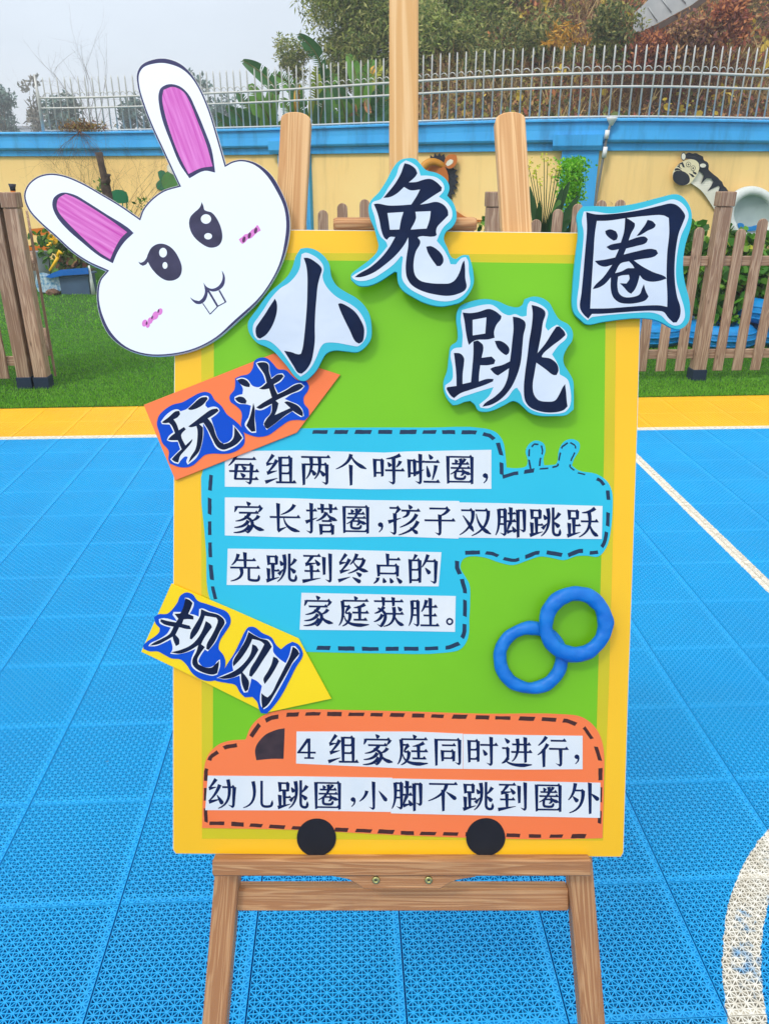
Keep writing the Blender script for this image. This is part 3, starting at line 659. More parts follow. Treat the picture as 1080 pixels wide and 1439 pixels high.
def strokes(code):
    out_ = []
    for c in code.split():
        k, r = c[0], [float(x) for x in c[1:].split(',')]; P = [(r[i], r[i+1]) for i in range(0, len(r)-1, 2)]
        if k == 'h':
            (x1, y1), (x2, y2) = P; y2 -= 0
            out_.append([(x1, y1-HW-.6), (x2-1, y2-HW), (x2+1, y2+HW), (x1+1, y1+HW)])
            out_.append([(x2-10, y2-HW+.3), (x2-4.5, y2-8.5), (x2+3.5, y2+HW-.2)] if x2-x1 > 26 else [(x2-5, y2-HW), (x2-1, y2-6), (x2+4.5, y2+.5), (x2+3, y2+HW)])
        elif k in 'vV':
            (x1, y1), (x2, y2) = P
            out_.append([(x1-VW-2.5, y1-2.6), (x1+VW+1, y1-.4), (x2+VW, y2), (x2-VW+.8, y2+2.5 if k == 'v' else y2)])
            if k == 'V': out_.append([(x2+VW, y2-.5), (x2+VW-2, y2+5), (x2-3, y2+8.5), (x2-17, y2-2.5), (x2-VW-1, y2+.5), (x2-VW+.8, y2-1)])
        elif k == 'p': out_.append(ribbon(bez(P), lambda t: 4.7*(1-t)**.75+1.4))
        elif k == 't': out_.append(ribbon(bez(P), lambda t: 5.2*(1-t)+.9))
        elif k == 'n': out_.append(ribbon(bez(P, 12), lambda t: 1.4+5.0*min(1, t/.8)-(4.8*max(0, t-.8)/.2)))
        elif k == 'd': out_.append(ribbon(bez(P, 9), lambda t: .8+6.0*math.sin(min(1, t*.78+.02)*math.pi*.62) if t < .95 else 3))
        elif k in 'cC':
            out_.append(ribbon(bez(P), lambda t: 2.2+3.2*math.sin(math.pi*min(1, t+.15)*.6)))
            if k == 'C': x2, y2 = P[-1]; out_.append([(x2+5, y2-2), (x2+2, y2+5), (x2-3, y2+6), (x2-16, y2-5), (x2-5, y2-1)])
        elif k == 'J':
            q = cr_open([np.array(p) for p in P], 5); out_.append(ribbon(q, lambda t: 4.3 if t < .86 else 4.6*(1-(t-.86)/.14)+.5))
        elif k == 'o':
            x, y, rad = r; out_.append(('ring', x, y, rad))
    return out_
def cr_open(P, k):
    o = []
    for i in range(len(P)-1):
        a, b_, c_, d_ = P[max(i-1, 0)], P[i], P[i+1], P[min(i+2, len(P)-1)]
        for j in range(k): t = j/k; o.append(.5*((2*b_)+(c_-a)*t+(2*a-5*b_+4*c_-d_)*t*t+(3*b_-a-3*c_+d_)*t**3))
    o.append(P[-1]); return o
FOOT = 'v10,13,10,41 h10,15,35,15 v35,15,35,40 h10,38,35,38 v24,40,24,84 h24,60,42,60 v10,54,10,88 t3,93,44,81 '
SILK = 'p30,4,20,18,8,33 t8,34,31,31 p41,20,28,42,10,61 t10,62,42,54 t5,90,43,77 '
MOON = 'p13,12,13,62,3,94 h13,14,33,14 V33,14,33,88 h13,37,33,37 h13,59,33,59 '
G = {
'每': 'p28,2,20,20,4,38 h20,17,88,17 v30,34,24,78 h5,55,97,55 h30,35,77,35 V77,35,72,88 h22,79,95,79 d44,38,57,50 d41,60,54,73',
'组': SILK+'v52,12,52,89 h52,13,84,13 v84,13,84,89 h52,37,84,37 h52,62,84,62 h38,90,100,90',
'两': 'h5,12,95,12 v14,34,14,98 h14,35,86,35 V86,35,86,90 p36,13,36,50,21,80 d37,50,50,68 p62,13,62,52,47,80 d63,52,79,70',
'个': 'p50,3,36,30,3,50 n50,6,66,30,98,48 v50,38,50,99',
'呼': 'v9,20,9,74 h9,22,32,22 v32,22,32,72 h9,62,32,62 p88,5,70,13,44,18 d49,28,58,42 p88,24,84,34,75,44 h40,54,100,54 V68,16,68,90',
'啦': 'v6,22,6,76 h6,24,23,24 v23,24,23,72 h6,64,23,64 h28,28,52,28 V41,5,41,90 t27,64,52,52 d67,4,77,19 h54,28,99,28 d61,40,68,76 p89,38,85,60,78,84 h50,90,100,90',
'圈': 'v10,9,10,98 h10,10,90,10 v90,10,90,99 h10,93,90,93 d33,18,40,29 p66,15,62,24,55,31 h22,33,79,33 h18,47,83,47 p51,15,48,44,18,68 n57,48,66,60,86,67 h36,58,60,58 p60,58,60,66,52,72 J35,60,34,76,40,82,62,82,68,70',
'家': 'd44,1,55,12 p13,16,11,24,7,34 h12,18,90,18 p90,18,87,26,80,34 h20,36,80,36 p54,36,38,54,10,62 C38,47,62,66,50,94 p50,60,34,76,6,82 p54,74,36,92,4,98 p82,44,74,54,60,61 n58,58,72,80,99,89',
'长': 'v30,6,30,88 t28,91,56,78 p80,8,66,26,38,40 h3,48,97,48 n47,49,62,78,97,92',
'搭': 'h3,26,36,26 V20,4,20,90 t2,62,38,48 h38,20,100,20 v54,6,54,32 v80,6,80,32 p66,30,56,46,35,58 n68,32,78,46,100,56 h52,58,82,58 v50,69,50,99 h50,71,86,71 v86,71,86,99 h50,91,86,91',
'孩': 'h5,14,36,14 p37,14,30,24,23,32 V23,32,23,90 t2,58,42,45 d65,3,74,16 h42,22,100,22 p64,24,60,36,46,43 p90,32,72,56,38,74 p94,54,74,80,34,98 n70,74,82,84,94,93',
'子': 'h18,14,78,14 p80,14,68,28,52,36 V52,34,52,90 h3,51,98,51',
'双': 'h6,18,42,18 p43,18,36,62,2,95 n12,34,28,56,46,84 h50,18,90,18 p91,18,80,66,40,97 n54,28,68,66,100,91',
'脚': MOON+'h40,26,63,26 v51,8,51,50 h36,50,66,50 p50,52,44,66,39,82 t38,84,62,78 d55,66,65,84 h72,16,93,16 V93,16,93,76 v73,16,73,99',
'跳': FOOT+'p59,8,60,62,38,95 J76,5,76,60,77,84,86,91,96,88,97,72 d46,28,55,43 t42,72,58,54 p96,22,88,34,78,44 d78,50,95,66',
'跃': FOOT+'p90,5,72,16,49,20 h45,47,99,47 p71,18,70,66,40,96 n71,48,82,78,100,92',
'先': 'p29,8,22,28,8,44 h22,28,84,28 v51,4,51,52 h3,52,97,52 p38,54,36,80,5,95 J63,52,63,80,66,90,92,91,95,74',
'到': 'h4,12,59,12 p33,12,24,26,12,37 t11,39,50,34 d42,23,56,42 h8,60,56,60 v31,42,31,84 t2,93,60,82 v71,16,71,70 V91,5,91,88',
'终': SILK+'p64,3,56,22,42,38 h58,20,84,20 p87,20,72,48,36,66 n54,30,72,50,100,59 d62,62,78,74 d50,78,76,94',
'点': 'v50,3,50,38 h50,20,89,20 v21,38,21,73 h21,40,81,40 v81,40,81,73 h21,65,81,65 p18,78,16,88,5,97 d36,79,41,95 d57,79,65,95 d78,77,94,95',
'的': 'p28,3,24,12,18,20 v10,20,10,94 h10,22,40,22 v40,22,40,92 h10,52,40,52 h10,85,40,85 p66,3,58,24,46,44 h60,24,92,24 V92,24,89,88 d57,45,72,64',
'庭': 'd52,1,61,12 h14,16,97,16 p14,16,15,66,3,96 h20,34,36,34 p38,34,30,44,23,56 h24,56,38,56 p39,56,34,82,14,98 n20,64,42,90,100,92 p87,26,72,34,51,38 v70,34,70,78 h46,54,98,54 h50,77,93,77',
'获': 'h3,16,97,16 v34,4,34,30 v66,4,66,30 p36,33,22,48,5,55 C16,38,40,60,28,94 p31,58,20,74,3,82 h42,56,98,56 p67,34,64,78,34,97 n68,57,80,82,100,92 d80,33,92,46',
'胜': MOON+'p60,10,54,30,44,48 h54,32,94,32 v73,5,73,90 h50,60,92,60 h40,92,100,92',
'同': 'v10,12,10,99 h10,14,88,14 V88,14,88,90 h28,32,74,32 v31,50,31,84 h31,52,68,52 v68,52,68,84 h31,75,68,75',
'时': 'v8,16,8,86 h8,18,37,18 v37,18,37,84 h8,46,37,46 h8,76,37,76 h43,30,100,30 V80,5,80,90 d53,45,64,64',
'进': 'd13,8,27,23 h4,40,23,40 v23,40,23,70 p24,70,14,82,3,88 n14,76,42,92,100,92 h36,28,95,28 h33,52,99,52 p53,9,53,54,36,82 v79,6,79,84',
'行': 'p31,3,20,18,5,32 p35,26,22,46,3,62 v23,46,23,99 h44,16,93,16 h39,42,100,42 V77,42,77,90',
'幼': 'p31,4,20,20,8,34 t8,35,32,30 p43,22,28,52,8,74 t8,78,46,68 d34,55,52,84 h50,30,90,30 V90,30,86,88 p69,5,70,66,38,98',
'儿': 'p35,9,36,68,3,96 J63,7,63,60,64,84,74,91,94,88,98,70',
'小': 'V51,5,51,90 p28,34,20,54,3,70 d68,34,94,68',
'不': 'h5,14,95,14 p61,16,44,46,3,68 v51,34,51,99 d60,38,92,62',
'外': 'p25,5,18,36,3,58 h23,28,48,28 p49,28,40,74,6,98 d17,46,33,63 v71,5,71,99 d74,37,98,57'}
def glyph(ch, cx, cy, s, n, parent, sy=1.0, slope=.012):
    """printed character; box centre and em size given on the survey photograph"""
    polys = []; n_ = n
    def w3(p, nn):
        X = cx+(p[0]-50)*s/100; Y = cy+(p[1]-50)*s*sy/100+(X-cx)*slope; return bw(*bl(X, Y, nn), nn)
    if ch == ',': S = [[(50+a*.95, 42+b_*.95) for a, b_ in ((-14, -20), (0, -27), (15, -18), (19, 2), (12, 24), (-8, 44), (-13, 39), (1, 22), (4, 8), (-10, 5), (-19, -7))]]
    elif ch == '4': S = [[(54, 2), (67, 2), (67, 96), (54, 96)], [(50, 2), (66, 6), (18, 68), (5, 68)], [(5, 64), (92, 64), (92, 73), (5, 73)], [(38, 90), (84, 90), (84, 98), (38, 98)]]
    elif ch == '。': S = [('ring', 50, 50, 40)]
    else: S = strokes(G[ch])
    V = []; Fc = []
    for k, P in enumerate(S):
        nn = n+.00002*(k+1)
        if isinstance(P, tuple):
            _, x, y, rad = P; i0 = len(V); q = 20
            for j in range(q): a = 2*math.pi*j/q; V += [tuple(w3((x+rad*math.cos(a), y+rad*math.sin(a)), nn)), tuple(w3((x+rad*.5*math.cos(a), y+rad*.5*math.sin(a)), nn))]
            for j in range(q): b_ = (j+1) % q; Fc.append((i0+2*j, i0+2*b_, i0+2*b_+1, i0+2*j+1))
            continue
        i0 = len(V); V += [tuple(w3(p, nn)) for p in P]
        for t in tessellate_polygon([[Vector((p[0], p[1], 0)) for p in P]]): Fc.append(tuple(i0+i for i in t))
    return mk('printed_character', V, Fc, M_ink, parent)
def strip(quads, chars, n=.0012):
    for i, q in enumerate(quads):
        s_ = bpoly('text_strip', q, n+.0002*i, n+.0003+.0002*i, M_paper, pb)
        for c in [c for c in chars if (c[4] if len(c) > 4 else 0) == i]:
            glyph(c[0], c[1], c[2], c[3], n+.00032+.0002*i, s_)
T1 = [(c, x, 660+(x-342)*-.004, 45) for c, x in zip('每组两个呼啦', (342, 393, 443, 493, 545, 594.5))]+[('圈', 646, 659, 42), (',', 681.5, 672, 22)]
strip([[(316, 634), (420, 633), (540, 636), (570, 634.5), (690, 632), (690, 687), (600, 687), (520, 687.5), (420, 685), (316, 684)]], T1)
T2 = [(c, x, 727+(x-349)*.015, 45, 0) for c, x in zip('家长搭', (349, 400, 451))]+[('圈', 500, 729, 41, 0), (',', 534.5, 741, 22, 0)]+[(c, x, 727+(x-349)*.015, 45, 0 if x < 640 else 1) for c, x in zip('孩子双脚跳跃', (567, 617, 667, 717, 765, 817.5))]
strip([[(316, 699), (400, 700), (470, 702), (540, 703), (645, 704), (644, 757), (560, 754), (480, 755), (400, 755), (316, 752.5)], [(644.5, 706), (700, 707), (846, 711), (845, 757.5), (760, 757), (644, 755.5)]], T2)
T3 = [(c, x, 797+(x-344)*.012, 44) for c, x in zip('先跳到终点的', (344, 395, 446, 495, 544.5, 594))]
strip([[(320, 771), (470, 772.5), (620, 776), (616, 824), (470, 823), (318.6, 822)]], T3)
T4 = [(c, x, 858.5+(x-446)*.014, 43.5) for c, x in zip('家庭获胜', (446.5, 496.5, 545.5, 594.5))]+[('。', 631.5, 873.5, 13)]
strip([[(423.5, 833), (520, 835), (640, 837.6), (639, 888), (530, 886), (421, 885)]], T4)
T5 = [('4', 431, 1052, 30), ('组', 481, 1053, 44), ('家', 530, 1053.5, 44), ('庭', 579, 1054, 44), ('同', 629.5, 1055, 42, 0), ('时', 677, 1055.5, 43, 1), ('进', 725, 1056, 44, 1), ('行', 775.5, 1056, 44, 1), (',', 810, 1067, 21, 1)]
strip([[(416.5, 1028), (520, 1028), (580, 1028), (650, 1031), (650, 1080.5), (560, 1079.5), (416, 1073)], [(650.5, 1031.5), (740, 1033), (818, 1034), (818, 1081), (740, 1081.5), (650.5, 1080.5)]], T5)
T6 = [(c, x, 1115+(x-312)*.012, s) for c, x, s in zip('幼儿跳圈', (312, 362, 411, 460.5), (44, 43, 44, 41))]+[(',', 496, 1127, 21), ('小', 524.5, 1118, 42)]+[(c, x, 1117+(x-572)*.016, s, 1) for c, x, s in zip('脚不跳到圈外', (571.5, 622, 671, 720, 770, 819), (45, 44, 44, 43, 41, 45))]
strip([[(292, 1090), (420, 1091), (551, 1093), (549, 1141), (420, 1139), (288.5, 1138.5)], [(551, 1094), (600, 1095), (700, 1097), (843, 1100), (842.4, 1149.4), (700, 1146.5), (549, 1143)]], T6)

# ------------------------------------------------------------------ heading tags
t1 = bpoly('heading_tag', [(202, 569), (385, 496.5), (404, 503), (478, 526.5), (417, 608), (246.5, 675)], .0022, .0042, M_orng, pb, bev=.0003)
def card(name, parent, blue, white, inks, ox, oy, s, n, mb, mw, mi, th=.0006, wth=.0002, label=None):
    if parent is pb:
        Q = parse(blue, ox, oy, s); q = [bl(p[0], p[1], n) for p in Q]; TILT[2] = sum(a[0] for a in q)/len(q); TILT[3] = sum(a[1] for a in q)/len(q)
        TILT[0], TILT[1] = {345: (.03, .05), 490: (-.03, -.05), 620: (.025, -.03), 800: (.05, .03)}[int(ox)]
    c = bpoly(name, parse(blue, ox, oy, s), n, n+th, mb, parent, bev=.0002 if th > .002 else 0)
    par = c if parent is pb else parent
    bpoly('white_paper', parse(white, ox, oy, s), n+th, n+th+wth, mw, par)
    for k, i in enumerate(inks):
        h = i.split('|'); P = parse(h[0], ox, oy, s)
        bpoly('ink_stroke', P, n+th+wth+.00004+k*.00002, n+th+wth+.00004+k*.00002, mi, par, holes=[parse(q, ox, oy, s) for q in h[1:]])
    if label: c['label'] = label
    TILT[:] = [0, 0, 0, 0]
    return c
card('blue_backing', t1, '180,700 240,640 320,590 420,565 520,510 600,468 670,455 720,475 760,540 830,600 890,690 960,745 1035,815 1060,860 1079,930 1070,1010 1020,1060 930,1100 850,1108 740,1105 660,1120 600,1170 540,1225 470,1250 380,1245 290,1210 275,1160 280,1080 210,990 185,900 155,800 160,750',
 '195,770 250,700 330,645 375,640 405,660 470,635 520,590 600,515 650,495 695,500 700,530 670,570 665,600 690,625 750,610 800,625 815,655 790,685 725,735 760,840 800,950 850,1000 900,985 945,940 955,870 955,800 985,830 1050,910 1065,945 1010,1010 930,1060 850,1080 780,1050 730,960 680,850 640,785 645,900 620,1040 570,1150 480,1222 465,1190 480,1140 455,1135 420,1160 380,1215 330,1200 295,1165 340,1120 400,1060 375,980 300,980 260,965 280,920 330,880 290,800 210,795',
 ['205,775 280,720 350,660 390,655 400,690 370,725 330,745 360,790 385,860 440,825 460,850 420,890 410,915 455,1020 530,950 520,985 460,1060 400,1130 380,1200 340,1190 310,1165 350,1120 415,1060 375,965 310,965 270,960 300,925 345,890 310,810 280,780 230,785',
  '480,635 540,580 620,515 680,508 690,530 640,590 560,635 500,645',
  '485,820 550,770 640,700 730,640 790,630 805,655 760,690 690,735 740,800 780,920 820,980 860,1005 920,985 960,940 970,820 1000,860 1055,940 1000,1000 920,1045 850,1065 790,1035 740,950 690,850 645,780 600,795 640,830 635,950 600,1080 540,1150 485,1205 510,1140 560,1060 580,950 580,850 570,815 510,828'], 200, 490, 7.5, .0042, M_blu, M_paper, M_ink2)
card('blue_backing', t1, '110,310 170,285 250,265 295,200 310,130 370,95 440,100 500,150 560,215 640,225 710,290 770,335 860,345 885,400 870,450 830,510 835,580 880,640 885,710 840,755 760,750 680,760 600,810 520,870 460,910 350,930 250,905 200,880 170,800 180,700 165,650 100,590 60,560 50,500 100,430',
 '120,320 180,305 240,325 290,390 360,405 430,355 400,270 350,200 325,150 370,132 440,140 465,165 470,230 490,310 560,265 610,260 630,290 590,345 520,385 560,470 650,425 740,370 800,360 840,395 800,440 700,480 630,530 700,560 770,590 815,640 832,710 800,722 750,690 710,660 620,720 530,790 440,855 405,800 420,750 480,680 490,590 420,635 370,650 320,640 315,720 325,800 330,885 280,885 215,820 210,790 250,720 275,600 220,585 150,580 105,545 100,510 140,490 185,480 190,420',
 ['130,330 180,315 230,335 265,375 260,405 220,400 160,370', '105,525 150,505 200,515 230,550 220,580 170,575 125,550', '300,570 315,640 312,740 322,870 280,875 225,810 260,730 285,640',
  '335,155 380,143 440,150 460,175 465,240 490,320 550,275 600,270 620,290 580,335 515,375 530,430 555,480 640,440 730,385 790,370 830,395 790,430 690,475 600,515 535,548 565,575 550,640 525,700 600,665 690,625 625,565 650,555 720,575 780,610 820,670 820,715 770,690 715,655 640,700 540,780 450,845 425,830 410,790 440,740 490,670 495,580 430,610 370,635 330,620 400,570 495,515 465,420 400,430 360,420 400,395 440,360 420,280 375,210'], 316, 490, 7.5, .0043, M_blu, M_paper, M_ink2)
t1['label'] = 'orange heading tag reading 玩法'
t2 = bpoly('heading_tag', [(241, 820), (330, 858), (419.6, 897.5), (465.5, 982), (373.7, 1001.7), (290, 960), (198.6, 916)], .0022, .0042, M_dyel, pb, bev=.0003); t2['label'] = 'yellow heading tag reading 规则'
card('blue_backing', t2, '155,355 200,325 290,320 340,280 400,200 430,130 490,95 560,115 610,180 720,220 830,260 920,300 960,370 955,430 900,520 850,600 835,690 880,750 905,820 890,920 850,980 780,1025 660,1015 560,950 490,850 430,800 340,790 260,750 190,715 110,715 45,690 40,650 90,605 160,560 210,510 215,470 170,420',
 '205,375 260,365 400,400 350,330 360,300 440,300 480,210 480,150 520,155 575,200 570,240 530,320 580,330 625,350 630,270 660,262 740,295 830,320 900,375 915,415 860,500 800,620 720,715 690,695 640,770 620,820 660,870 730,885 790,860 820,820 850,800 850,870 820,960 770,972 690,955 600,920 550,870 545,810 590,690 500,725 400,745 325,740 350,690 330,590 250,630 170,660 95,660 110,635 200,590 290,530 330,465 250,440 215,420',
 ['485,155 530,175 560,205 545,250 515,320 570,345 570,380 500,375 465,380 450,425 530,445 545,480 500,480 420,460 380,540 420,590 420,640 385,660 360,600 350,560 280,600 200,640 110,655 150,625 240,580 320,530 360,455 260,430 220,400 225,375 300,395 385,410 410,370 370,320 430,315 450,280 470,220',
  '650,270 720,300 830,330 890,380 898,415 850,500 790,620 730,700 705,690 710,640 760,550 800,470 825,390 810,360 690,340 660,420 610,520 550,590 530,580 540,520 590,430 640,340',
  '700,395 750,430 765,460 720,520 680,580 650,640 690,670 640,740 610,800 620,850 700,885 760,885 800,850 840,815 835,870 820,945 780,960 690,945 600,900 560,850 560,800 600,720 620,650 520,710 420,740 330,725 430,700 540,650 620,570 670,480'], 196, 820, 7.5, .0042, M_blu, M_paper, M_ink2)
card('blue_backing', t2, '400,310 460,310 540,370 640,420 690,500 740,545 800,495 860,465 920,490 965,560 970,610 900,730 830,870 740,1040 650,1160 590,1220 530,1215 510,1170 490,1100 440,1045 360,1050 310,1000 260,920 180,900 90,885 20,865 60,810 130,770 180,690 240,600 320,440 370,340',
 '395,345 450,385 540,430 610,440 655,500 660,570 720,640 790,690 830,600 850,510 890,510 935,570 930,610 860,700 800,820 730,950 660,1070 600,1150 560,1175 530,1140 520,1040 540,930 490,880 430,850 415,920 390,995 350,1000 325,950 305,820 230,845 150,860 65,845 130,815 240,770 230,720 235,650 310,540 370,420',
 ['400,360 450,390 530,430 600,450 645,515 610,570 550,660 480,770 430,835 405,820 415,760 480,650 530,560 565,490 530,460 440,435 400,520 320,640 240,725 235,680 300,560 360,460',
  '440,490 480,510 505,550 450,640 380,730 335,785 380,840 405,890 395,970 365,990 345,950 325,880 320,800 240,840 140,855 75,845 160,815 270,760 360,680 420,590',
  '660,620 700,640 720,670 690,730 630,830 570,910 555,860 600,780 640,700', '865,515 910,545 935,590 870,670 820,760 740,900 670,1020 600,1130 545,1172 535,1080 535,1005 570,1035 600,1050 640,1010 700,890 780,730 830,630'], 296, 840, 7.5, .0043, M_blu, M_paper, M_ink2)

# ------------------------------------------------------------------ title characters (thick cards standing off the board)
card('title_character', pb, '465,65 520,58 590,75 660,125 705,190 725,300 770,375 850,430 930,475 1000,540 1045,620 1062,720 1055,820 1010,885 945,928 850,922 740,915 680,940 640,1000 600,1075 545,1135 500,1168 455,1165 410,1130 350,1050 290,980 230,915 170,880 100,850 50,800 20,740 20,670 60,610 100,560 150,490 220,410 300,345 360,285 400,210 425,130',
 '475,110 510,98 560,115 620,155 655,205 660,245 650,290 665,350 710,415 780,475 870,520 940,570 990,640 1018,720 1015,800 985,850 945,880 900,875 750,848 660,855 630,890 600,960 560,1040 510,1100 460,1133 430,1105 380,1035 320,950 270,890 210,840 160,822 100,825 70,790 58,740 65,690 100,640 150,570 210,480 290,395 370,345 430,280 460,220 468,150',
 ['248,478 262,510 265,570 250,640 215,720 170,780 120,812 95,800 82,760 85,720 110,680 160,610 205,540', '780,525 800,520 850,540 920,590 970,660 998,730 998,790 985,840 955,858 925,840 880,750 830,650 795,570',
  '492,140 530,142 590,175 635,215 645,240 630,290 610,370 598,480 588,600 583,720 583,830 570,930 550,1010 510,1075 470,1108 440,1100 400,1040 350,960 322,915 380,925 445,945 465,940 480,890 495,780 508,650 518,520 522,400 522,280 512,200'], 345, 340, 6, .012, M_cyan2, M_paper2, M_ink2, .004, .0003, 'cyan edged cut-out character 小')
card('title_character', pb, '430,50 500,30 560,35 600,75 650,130 740,155 800,190 840,240 850,290 830,350 880,410 905,480 905,560 870,620 820,660 800,720 830,800 865,880 900,895 960,860 1010,860 1030,920 1048,1010 1050,1100 1010,1190 940,1260 860,1285 770,1298 640,1270 540,1220 450,1160 415,1100 405,1010 385,1005 320,1050 240,1100 150,1130 80,1125 20,1075 20,1035 80,980 170,910 235,840 250,780 235,720 215,640 175,540 165,460 185,400 250,330 320,220 370,120',
 '430,90 480,50 530,70 580,110 605,180 670,180 740,195 795,245 805,300 760,360 830,410 870,480 865,550 800,620 770,670 740,740 790,800 840,890 855,938 900,940 950,885 985,875 1005,910 1010,1000 1020,1110 990,1170 920,1230 830,1255 720,1245 600,1200 500,1140 450,1070 445,980 455,880 440,870 380,940 290,1010 200,1065 100,1088 40,1070 25,1050 60,1025 170,960 270,860 325,790 315,755 270,710 240,640 215,530 190,440 200,415 270,385 330,290 400,180',
 ['470,75 510,85 560,120 578,160 560,190 505,240 570,235 640,212 690,208 740,235 785,280 780,310 740,335 680,375 600,430 660,420 740,405 800,430 835,480 838,520 790,570 745,620 735,655 740,690 720,702 590,705 580,715 600,740 600,765 565,830 548,900 545,980 560,1040 600,1080 680,1100 780,1105 850,1100 890,1075 930,1010 960,920 972,905 978,960 980,1060 990,1130 975,1160 920,1190 840,1208 740,1200 620,1170 530,1120 490,1060 478,980 485,880 500,780 500,712 470,770 400,860 300,950 200,1020 100,1055 50,1055 80,1030 180,970 270,890 340,800 390,710 345,710 320,735 300,720 275,660 255,560 235,490 210,430 240,425 330,440 430,438 525,430 570,360 600,300 520,308 465,280 400,340 340,370 290,375 320,340 390,250 440,160 460,100|325,505 460,495 440,560 425,645 345,648 335,570|560,492 690,485 680,560 655,635 520,645 565,550 565,520',
  '650,790 690,785 750,820 790,870 795,920 770,955 740,955 700,900 665,840'], 490, 215, 6, .014, M_cyan2, M_paper2, M_ink2, .004, .0003, 'cyan edged cut-out character 兔')
card('title_character', pb, '150,100 240,60 350,42 450,60 540,100 620,108 650,85 665,45 730,25 800,35 860,75 900,150 940,210 1010,250 1045,310 1040,380 1000,440 970,510 975,570 1010,630 1045,700 1050,800 1048,930 990,975 900,982 780,980 700,955 640,900 600,870 570,862 500,895 400,940 330,948 290,935 265,890 230,860 180,870 130,890 90,895 50,850 20,780 18,700 45,620 60,500 75,420 125,380 130,300 120,220 125,150',
 '165,130 260,105 340,88 400,88 440,110 490,155 540,175 590,165 640,185 680,180 690,90 710,60 760,75 820,110 850,150 835,230 830,270 850,300 880,275 920,252 970,285 1000,330 995,360 930,420 880,490 910,540 935,600 940,650 1000,690 1018,740 1020,900 980,950 900,965 800,960 710,930 650,870 630,800 600,755 580,765 520,840 450,880 370,920 310,915 300,890 380,820 415,750 330,775 220,810 160,830 110,858 70,840 30,770 30,735 85,690 90,600 75,470 100,440 165,430 170,330 155,200',
 ['170,150 230,155 300,145 380,122 430,140 480,180 475,205 440,250 420,310 425,355 370,368 280,372 250,385 220,412 210,380 195,300 185,220|250,210 360,190 350,320 250,335',
  '255,385 290,375 330,410 335,440 320,515 400,505 430,535 420,565 370,575 310,575 300,650 298,705 360,685 415,685 410,705 340,735 220,775 150,800 100,838 75,820 40,765 45,750 120,740 118,650 110,560 100,475 150,480 180,515 180,560 170,640 168,725 235,710 245,600 255,480',
  '425,380 470,380 520,410 542,445 535,480 515,495 490,480 450,440',
  '570,185 620,195 665,225 672,255 655,330 645,430 630,560 600,660 550,760 480,840 400,890 325,908 345,880 420,830 490,760 525,680 538,600 450,658 425,645 388,605 410,592 480,575 545,545 555,470 565,380 575,280',
  '720,92 770,105 820,135 830,160 810,230 795,330 775,430 765,480 830,400 880,320 915,268 940,265 980,310 988,335 950,370 870,430 800,500 800,512 870,525 920,570 930,620 915,655 890,655 830,610 755,555 740,640 725,740 735,810 770,855 840,868 900,860 930,820 965,750 982,728 990,800 995,870 1000,905 970,935 880,955 780,945 700,910 665,860 655,760 665,640 685,500 700,380 720,260 728,160'], 620, 412, 5.684, .012, M_cyan2, M_paper2, M_ink2, .004, .0003, 'cyan edged cut-out character 跳')
card('title_character', pb, '110,118 200,115 350,122 480,112 620,85 760,50 880,28 930,45 980,100 1010,170 1015,250 1000,330 965,450 950,560 950,680 970,790 1000,900 1010,1000 1000,1090 960,1140 910,1158 850,1140 780,1100 700,1070 580,1060 430,1070 280,1090 150,1108 100,1070 50,1020 30,960 32,800 45,620 60,480 75,350 70,270 62,210 75,160',
 '120,160 200,160 330,180 480,165 640,130 780,90 860,72 920,95 970,150 988,210 970,280 930,370 905,480 890,620 895,760 930,880 960,980 965,1060 930,1115 880,1125 830,1100 770,1040 700,1015 560,1015 400,1025 250,1040 190,1050 160,1075 120,1040 80,990 70,930 85,780 100,600 115,450 120,330 105,240',
 ['140,165 220,185 340,185 480,172 620,150 760,120 840,105 890,120 940,170 960,210 945,260 910,350 890,460 878,600 880,740 900,880 930,980 925,1050 900,1098 870,1100 830,1060 790,1010 730,1000 600,1000 440,1010 280,1020 195,1020 165,1060 130,1030 95,970 105,850 120,680 135,480 148,300|230,240 320,240 480,220 640,205 780,203 825,225 830,350 815,520 812,720 820,880 820,968 760,955 640,955 480,965 320,975 180,975 185,850 195,680 205,500 215,340',
  '465,215 480,222 510,240 545,265 545,290 515,350 495,408 580,380 630,378 655,400 640,430 560,455 475,475 455,525 560,500 680,480 725,490 740,520 710,545 600,565 540,575 600,620 700,675 800,715 812,730 760,748 680,755 620,735 590,700 575,760 550,820 520,855 495,840 460,800 425,765 480,768 505,730 500,695 440,700 410,710 405,780 420,850 460,880 540,880 590,860 610,810 625,775 640,830 665,880 640,910 580,930 500,938 420,925 370,880 350,810 350,715 300,770 250,800 200,812 215,785 290,710 360,610 300,625 250,610 215,575 300,565 385,548 415,480 350,487 310,460 350,440 430,425 455,340|500,582 430,600 385,680 440,665 490,640 520,640 545,640 530,615',
  '300,325 340,312 390,330 405,370 395,400 370,408 330,380 305,350', '650,238 690,250 718,280 710,300 650,330 590,365 560,372 600,320 635,270'], 800, 270, 6, .010, M_cyan2, M_paper2, M_ink2, .004, .0003, 'cyan edged cut-out character 圈')

